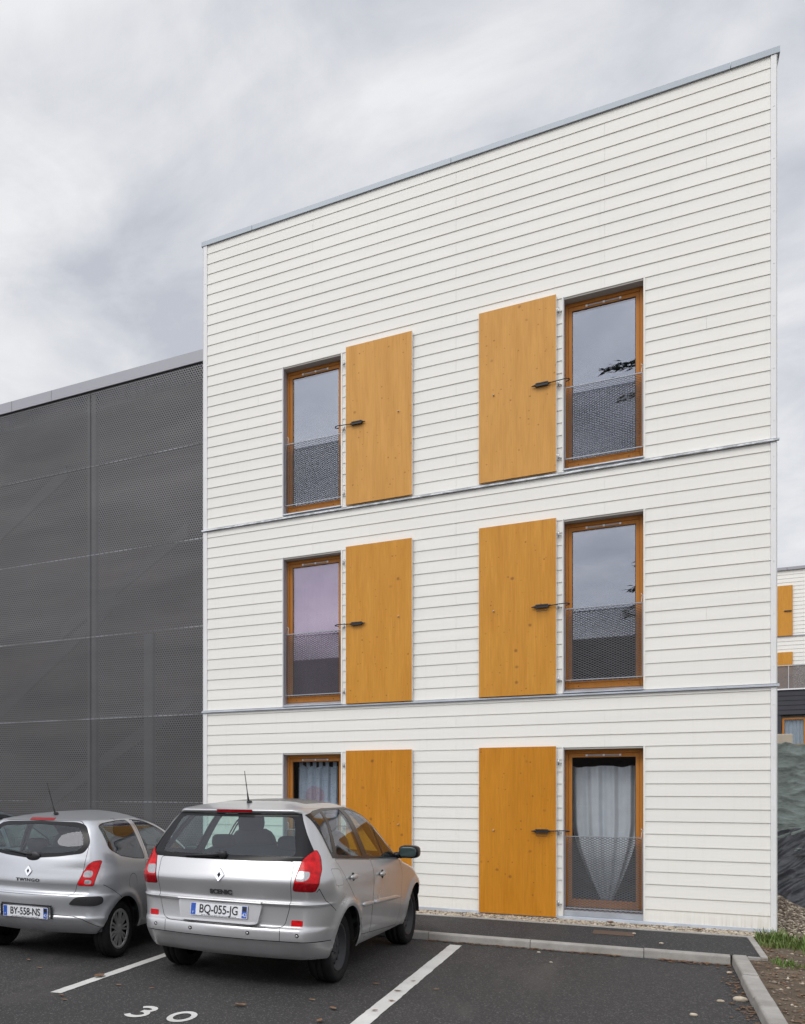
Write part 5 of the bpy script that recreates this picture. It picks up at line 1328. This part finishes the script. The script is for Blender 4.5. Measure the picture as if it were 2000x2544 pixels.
def small_car(name, label, paint, loc, rot, plate, word, group):
    car = thing(name, label, 'car', loc, (0, 0, rot), group)
    sh = Shell(SB); sh.YRf = interp(SB['YR']); rear = lambda c: c.y < -.05
    glass = rounded([(0, .984), (.30, 1.008), (.56, 1.045), (.612, 1.13), (.585, 1.22), (.52, 1.315), (.42, 1.343), (0, 1.352), (-.42, 1.343), (-.52, 1.315), (-.585, 1.22), (-.612, 1.13), (-.56, 1.045), (-.30, 1.008)], .04, 3)
    inner = rounded([(0, 1.035), (.30, 1.045), (.50, 1.07), (.545, 1.13), (.52, 1.21), (.455, 1.295), (0, 1.318), (-.455, 1.295), (-.52, 1.21), (-.545, 1.13), (-.50, 1.07), (-.30, 1.045)], .04, 3)
    gate = rounded([(-.585, .99), (-.57, .86), (-.52, .74), (-.505, .67), (-.45, .638), (.45, .638), (.505, .67), (.52, .74), (.57, .86), (.585, .99), (.60, 1.10), (.55, 1.27), (.45, 1.352), (-.45, 1.352), (-.55, 1.27), (-.60, 1.10)], .03, 3)
    lamp = rounded([(.528, .744), (.680, .740), (.700, .85), (.722, .982), (.66, .972), (.615, .935), (.570, .855)], .02, 3)
    c1 = rounded([(.578, .822), (.664, .818), (.670, .884), (.605, .884), (.582, .86)], .03, 4); c2 = rounded([(.595, .755), (.660, .753), (.664, .796), (.598, .796)], .022, 4)
    sh.cut([(-1, .735), (1, .735), (1, .2), (-1, .2)], 'rear', lambda c: c.y < -.28 and c.z < .74, 'bumper')
    for s, fl in ((1, 'r'), (-1, 'l')):
        mm = (lambda p: p) if s > 0 else mirror; ff = lambda c, s=s: c.y < -.14 and c.x * s > .45
        sh.panel(mm(lamp), 'rear', ff, 'lamp_' + fl, .004)
    sh.panel(gate, 'rear', rear, 'tailgate', .0045, ['body', 'bumper'])
    sh.cut(glass, 'rear', rear, 'glassband'); sh.cut(inner, 'rear', rear, 'rearglass')
    for s, fl in ((1, 'r'), (-1, 'l')):
        mm = (lambda p: p) if s > 0 else mirror; ff = lambda c, s=s: c.y < -.14 and c.x * s > .45
        sh.cut(mm(c1), 'rear', ff, 'lampclear_' + fl, ['lamp_' + fl]); sh.cut(mm(c2), 'rear', ff, 'lampclear_' + fl, ['lamp_' + fl])
        pad = rounded([(.455, .555), (.70, .548), (.752, .575), (.752, .64), (.60, .638), (.52, .622)], .03, 4)
        sh.panel(mm(pad), 'rear', lambda c, s=s: c.y < -.14 and c.x * s > .35, 'pad', .003)
    qw = rounded([(-.185, 1.085), (-.205, 1.30), (-.12, 1.325), (.20, 1.343), (.435, 1.345), (.475, .958), (.25, .975), (-.02, 1.015)], .035, 4)
    fw = rounded([(.555, 1.340), (.80, 1.315), (1.02, 1.245), (1.24, 1.14), (1.55, .955), (.575, .950)], .025, 4)
    door = rounded([(.475, .935), (.505, .40), (.56, .345), (1.68, .335), (1.74, .50), (1.72, .78), (1.60, .93)], .03, 3)
    for s, fl in ((1, 'r'), (-1, 'l')):
        ff = lambda c, s=s: c.x * s > .4 and -.4 < c.y < 1.8
        sh.panel(door, 'side', lambda c, s=s: c.x * s > .5 and c.z < 1.0, 'door_' + fl, .0045)
        sh.seam([(.475, .935), (.525, 1.10), (.515, 1.352), (.80, 1.335)], 'side', ff, .003)
        sh.panel(qw, 'side', ff, 'qw_' + fl, .007); sh.panel(fw, 'side', ff, 'fw_' + fl, .012)
        sh.seam([(-.33, .748), (-.20, .68), (-.10, .615)], 'side', lambda c, s=s: c.x * s > .6 and c.y < .1, .0028, 'gap', ['body', 'bumper'])
        if s > 0: sh.seam([(.17 + .085 * math.cos(2 * PI * k / 20), .74 + .085 * math.sin(2 * PI * k / 20)) for k in range(-1, 13)], 'side', lambda c: c.x > .6, .0022, 'gap', ['body'])
    wind = [(-.60, 1.0), (.60, 1.0), (.47, 1.30), (-.47, 1.30)]
    sh.cut(wind, 'rear', lambda c: c.y > 1.05, 'windscreen')
    cut_arches(sh)
    sh.seam([(-.72, .345), (-.60, .42), (-.50, .445), (-.30, .452)], 'rear', lambda c: c.y < -.2, .003, 'gap', ['bumper']); sh.seam([(.72, .345), (.60, .42), (.50, .445), (.30, .452)], 'rear', lambda c: c.y < -.2, .003, 'gap', ['bumper'])
    sh.finish()
    sh.part(['body', 'gap'], 'body', [paint, 'gap'], car, 'lining'); bp = sh.part(['bumper', 'refl'], 'bumper', [paint, 'lamp_red'], car)
    tg = sh.part(['tailgate'], 'tailgate', [paint], car, 'lining'); sh.part(['rearglass', 'glassband'], 'rear_window', ['carglass', 'trimblack'], tg)
    sh.part(['pad'], 'bumper_pad', ['black'], bp, shift=.012)
    for fl in 'rl':
        s = 1 if fl == 'r' else -1
        sh.part(['lamp_' + fl, 'lampclear_' + fl], 'tail_lamp', ['lamp_red', 'lamp_clear'], car, shift=.004)
        d = sh.part(['door_' + fl], 'door', [paint], car, 'lining'); sh.part(['fw_' + fl], 'window_pane', ['carglass_side'], d); sh.part(['qw_' + fl], 'quarter_window', ['carglass_side'], car)
        mb = MB(); mb.ellipsoid((s * (sh.sx(.62, .80) + .016), .63, .80), (.015, .085, .019), 0, 14, 8, .7); mb.build('handle', [paint], d)
        mb = MB(); x = s * sh.sx(1, .585); mb.box(min(x - s * .004, x + s * .014), max(x - s * .004, x + s * .014), .53, 1.66, .565, .605); mb.build('side_moulding', ['black'], d, bevel=.006)
        mirror_part(car, s * .885, 1.50, .985, s, paint, 0)
    sh.part(['windscreen'], 'windscreen', ['carglass_side'], car)
    licence_plate(bp, 0, -.564, .462, .525, .108, plate, 0.0)
    mb = MB()
    for x0, x1, z0, z1 in ((-.295, .295, .525, .540), (-.305, -.285, .41, .524), (.285, .305, .41, .524)): mb.box(x0, x1, -.562, -.545, z0, z1)
    mb.build('plate_surround', ['gap'], bp, bevel=.004)
    emblem(tg, 0, rear_y(sh, 0, .86) - .002, .862, .042, .054, .2)
    if word:
        mb = MB(); mb.text(word, .040, lambda a, b, c: (a, rear_y(sh, 0, .774 + b) - .003 - c, .774 + b), 0, .002, 'CENTER', 1.45, .0012, 1.2); mb.build('badge_lettering', ['badge'], tg)
    mb = MB(); ry = lambda x, z: rear_y(sh, x, z) - .016
    mb.ellipsoid((.03, ry(0, 1.018) + .006, 1.006), (.085, .020, .050), 0, 14, 8); mb.tube([(.02, ry(0, 1.02) - .012, 1.022), (-.10, ry(.1, 1.04) - .01, 1.036), (-.345, ry(.345, 1.062), 1.062)], .014, 0, 8, .005); mb.build('wiper', ['black'], tg)
    mb = MB(); mb.ellipsoid((.0, -.535, .632), (.085, .02, .014), 0, 12, 6); mb.build('handle', ['gap'], tg)
    mb = MB(); vs = []
    for x in (-.145, -.07, 0, .07, .145): yy = rear_y(sh, x, 1.375); vs += [(x, -.272 + .3 * x * x, 1.357), (x, -.225 + .3 * x * x, 1.383)]
    mb.add(vs, [(2 * k, 2 * k + 2, 2 * k + 3, 2 * k + 1) for k in range(4)]); mb.build('brake_lamp', ['lamp_dark'], car)
    antenna(car, (-.02, .02, 1.415), (-.05, -.09, 1.735))
    interior(car, dict(zs=.52, ys=.95, yb=.18, yd=1.62, zd=.86, uw=.62, uy0=-.20, uy1=2.6, uz=.24))
    arches(car, SB)
    for y in SB['axles']:
        for s in (1, -1): wheel(car, s * .672, y, .285, .285, .175, .195, 'hub', s)
    return car
O2 = (-2.99, 8.197)
big_car('silver_minivan', 'large silver car with black steel wheels and plate BQ-055-JG parked nose to the kerb', 'silver_a', (O2[0], O2[1], 0), math.radians(-2.0))
small_car('silver_hatchback', 'small silver hatchback with spoked hubcaps and plate BY-558-NS left of the larger car', 'silver_b', (-5.12, 8.21, 0), 0., 'BY-558-NS', 'TWINGO', 'parked silver cars')
small_car('grey_hatchback', 'blue grey car whose roof edge just shows at the far left edge', 'blue_grey', (-7.42, 9.0, 0), 0., '', '', None)
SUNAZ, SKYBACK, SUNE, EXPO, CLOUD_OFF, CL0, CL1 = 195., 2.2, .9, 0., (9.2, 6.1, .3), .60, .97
BANKS = [(60, 60, 11, .26), (160, 1080, 9, .08), (950, 480, 6, .08), (560, 800, 12, -.09), (150, 520, 9, -.06), (1500, 250, 18, -.04), (1960, 800, 12, .10), (450, 1000, 7, .05)]
# ------------------------------------------------------------------ sky, sun, camera
CAM_ROT = math.radians(32.9)
w = bpy.data.worlds.new("World"); scene.world = w; w.use_nodes = True
nt = w.node_tree; nt.nodes.clear()
wo = N(nt, 'ShaderNodeOutputWorld'); bg = N(nt, 'ShaderNodeBackground'); bg.inputs['Strength'].default_value = .10
sky = N(nt, 'ShaderNodeTexSky', sky_type='NISHITA'); sky.sun_disc = False
SUN_EL, SUN_AZ = math.radians(48), math.radians(SUNAZ)   # azimuth measured from +Y towards +X
sky.sun_elevation = SUN_EL; sky.sun_rotation = SUN_AZ; sky.air_density = 1.2; sky.dust_density = 3.
tc = N(nt, 'ShaderNodeTexCoord'); sp = N(nt, 'ShaderNodeSeparateXYZ'); nt.links.new(tc.outputs['Generated'], sp.inputs[0])
zc = N(nt, 'ShaderNodeMath', operation='MAXIMUM'); nt.links.new(sp.outputs['Z'], zc.inputs[0]); zc.inputs[1].default_value = 0.0
zp = N(nt, 'ShaderNodeMath', operation='ADD'); nt.links.new(zc.outputs[0], zp.inputs[0]); zp.inputs[1].default_value = .34
dv = N(nt, 'ShaderNodeVectorMath', operation='DIVIDE'); cb = N(nt, 'ShaderNodeCombineXYZ')
for i in range(3): nt.links.new(zp.outputs[0], cb.inputs[i])
nt.links.new(tc.outputs['Generated'], dv.inputs[0]); nt.links.new(cb.outputs[0], dv.inputs[1])
mp = N(nt, 'ShaderNodeMapping'); mp.inputs['Location'].default_value = CLOUD_OFF; nt.links.new(dv.outputs[0], mp.inputs['Vector'])
n1 = noise(nt, mp.outputs[0], 2.1, 7, .55, .5); n2 = noise(nt, mp.outputs[0], 4.6, 8, .60, .7)
ad = N(nt, 'ShaderNodeMath', operation='MULTIPLY_ADD'); nt.links.new(n2, ad.inputs[0]); ad.inputs[1].default_value = .62; nt.links.new(n1, ad.inputs[2])
f0 = ad.outputs[0]
def ray_dir(px, py):                                   # broad cloud banks by compass bearing and height
    a, h_ = (px - 100) / 2318, (1958 - py) / 2318; c_, s_ = math.cos(CAM_ROT), math.sin(CAM_ROT)
    return Vector((a * c_ - s_, a * s_ + c_, h_)).normalized()
for px, py, deg, amp in BANKS:
    dn = N(nt, 'ShaderNodeVectorMath', operation='DOT_PRODUCT'); nt.links.new(tc.outputs['Generated'], dn.inputs[0]); dn.inputs[1].default_value = ray_dir(px, py)
    rr = N(nt, 'ShaderNodeMapRange', interpolation_type='SMOOTHSTEP'); nt.links.new(dn.outputs['Value'], rr.inputs[0])
    rr.inputs[1].default_value = math.cos(math.radians(deg)); rr.inputs[2].default_value = 1.0; rr.inputs[3].default_value = 0.; rr.inputs[4].default_value = amp
    aa = N(nt, 'ShaderNodeMath', operation='ADD'); nt.links.new(f0, aa.inputs[0]); nt.links.new(rr.outputs[0], aa.inputs[1]); f0 = aa.outputs[0]
f = ramp(nt, f0, CL0, CL1)
# the cloud sheet is thinner, hence brighter, towards the hidden sun
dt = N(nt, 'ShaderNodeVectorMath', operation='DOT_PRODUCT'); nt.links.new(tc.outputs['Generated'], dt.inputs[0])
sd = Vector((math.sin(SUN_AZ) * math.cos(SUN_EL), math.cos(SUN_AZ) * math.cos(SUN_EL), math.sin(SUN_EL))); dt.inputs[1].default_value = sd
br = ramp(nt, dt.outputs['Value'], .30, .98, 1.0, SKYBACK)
cl = mixc(nt, f, (5.45, 5.72, 6.35), (8.8, 8.85, 9.05))
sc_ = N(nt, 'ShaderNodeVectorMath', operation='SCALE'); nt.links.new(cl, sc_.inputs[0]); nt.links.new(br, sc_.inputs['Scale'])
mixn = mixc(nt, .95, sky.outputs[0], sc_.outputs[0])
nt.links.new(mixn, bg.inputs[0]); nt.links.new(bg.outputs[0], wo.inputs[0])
sl = bpy.data.lights.new('sun', 'SUN'); sl.energy = SUNE; sl.angle = math.radians(25); sl.color = (1, .96, .90)
so = bpy.data.objects.new('sun', sl); col.objects.link(so); so.rotation_euler = (-sd).to_track_quat('-Z', 'Y').to_euler(); so.location = sd * 60
cd = bpy.data.cameras.new('camera'); co = bpy.data.objects.new('camera', cd); col.objects.link(co)
co.location = (0, 0, 1.68); co.rotation_euler = (math.radians(90), 0, CAM_ROT)
cd.sensor_fit = 'HORIZONTAL'; cd.sensor_width = 36; cd.lens = 36 * 2318 / 2000; cd.shift_x = .45; cd.shift_y = (1958 - 1272) / 2000
cd.clip_end = 3000; cd.clip_start = .05
scene.camera = co
scene.view_settings.view_transform = 'Standard'; scene.view_settings.look = 'None'; scene.view_settings.gamma = 1; scene.view_settings.exposure = EXPO
scene.cycles.use_denoising = True
scene.cycles.max_bounces = 8; scene.cycles.transparent_max_bounces = 16
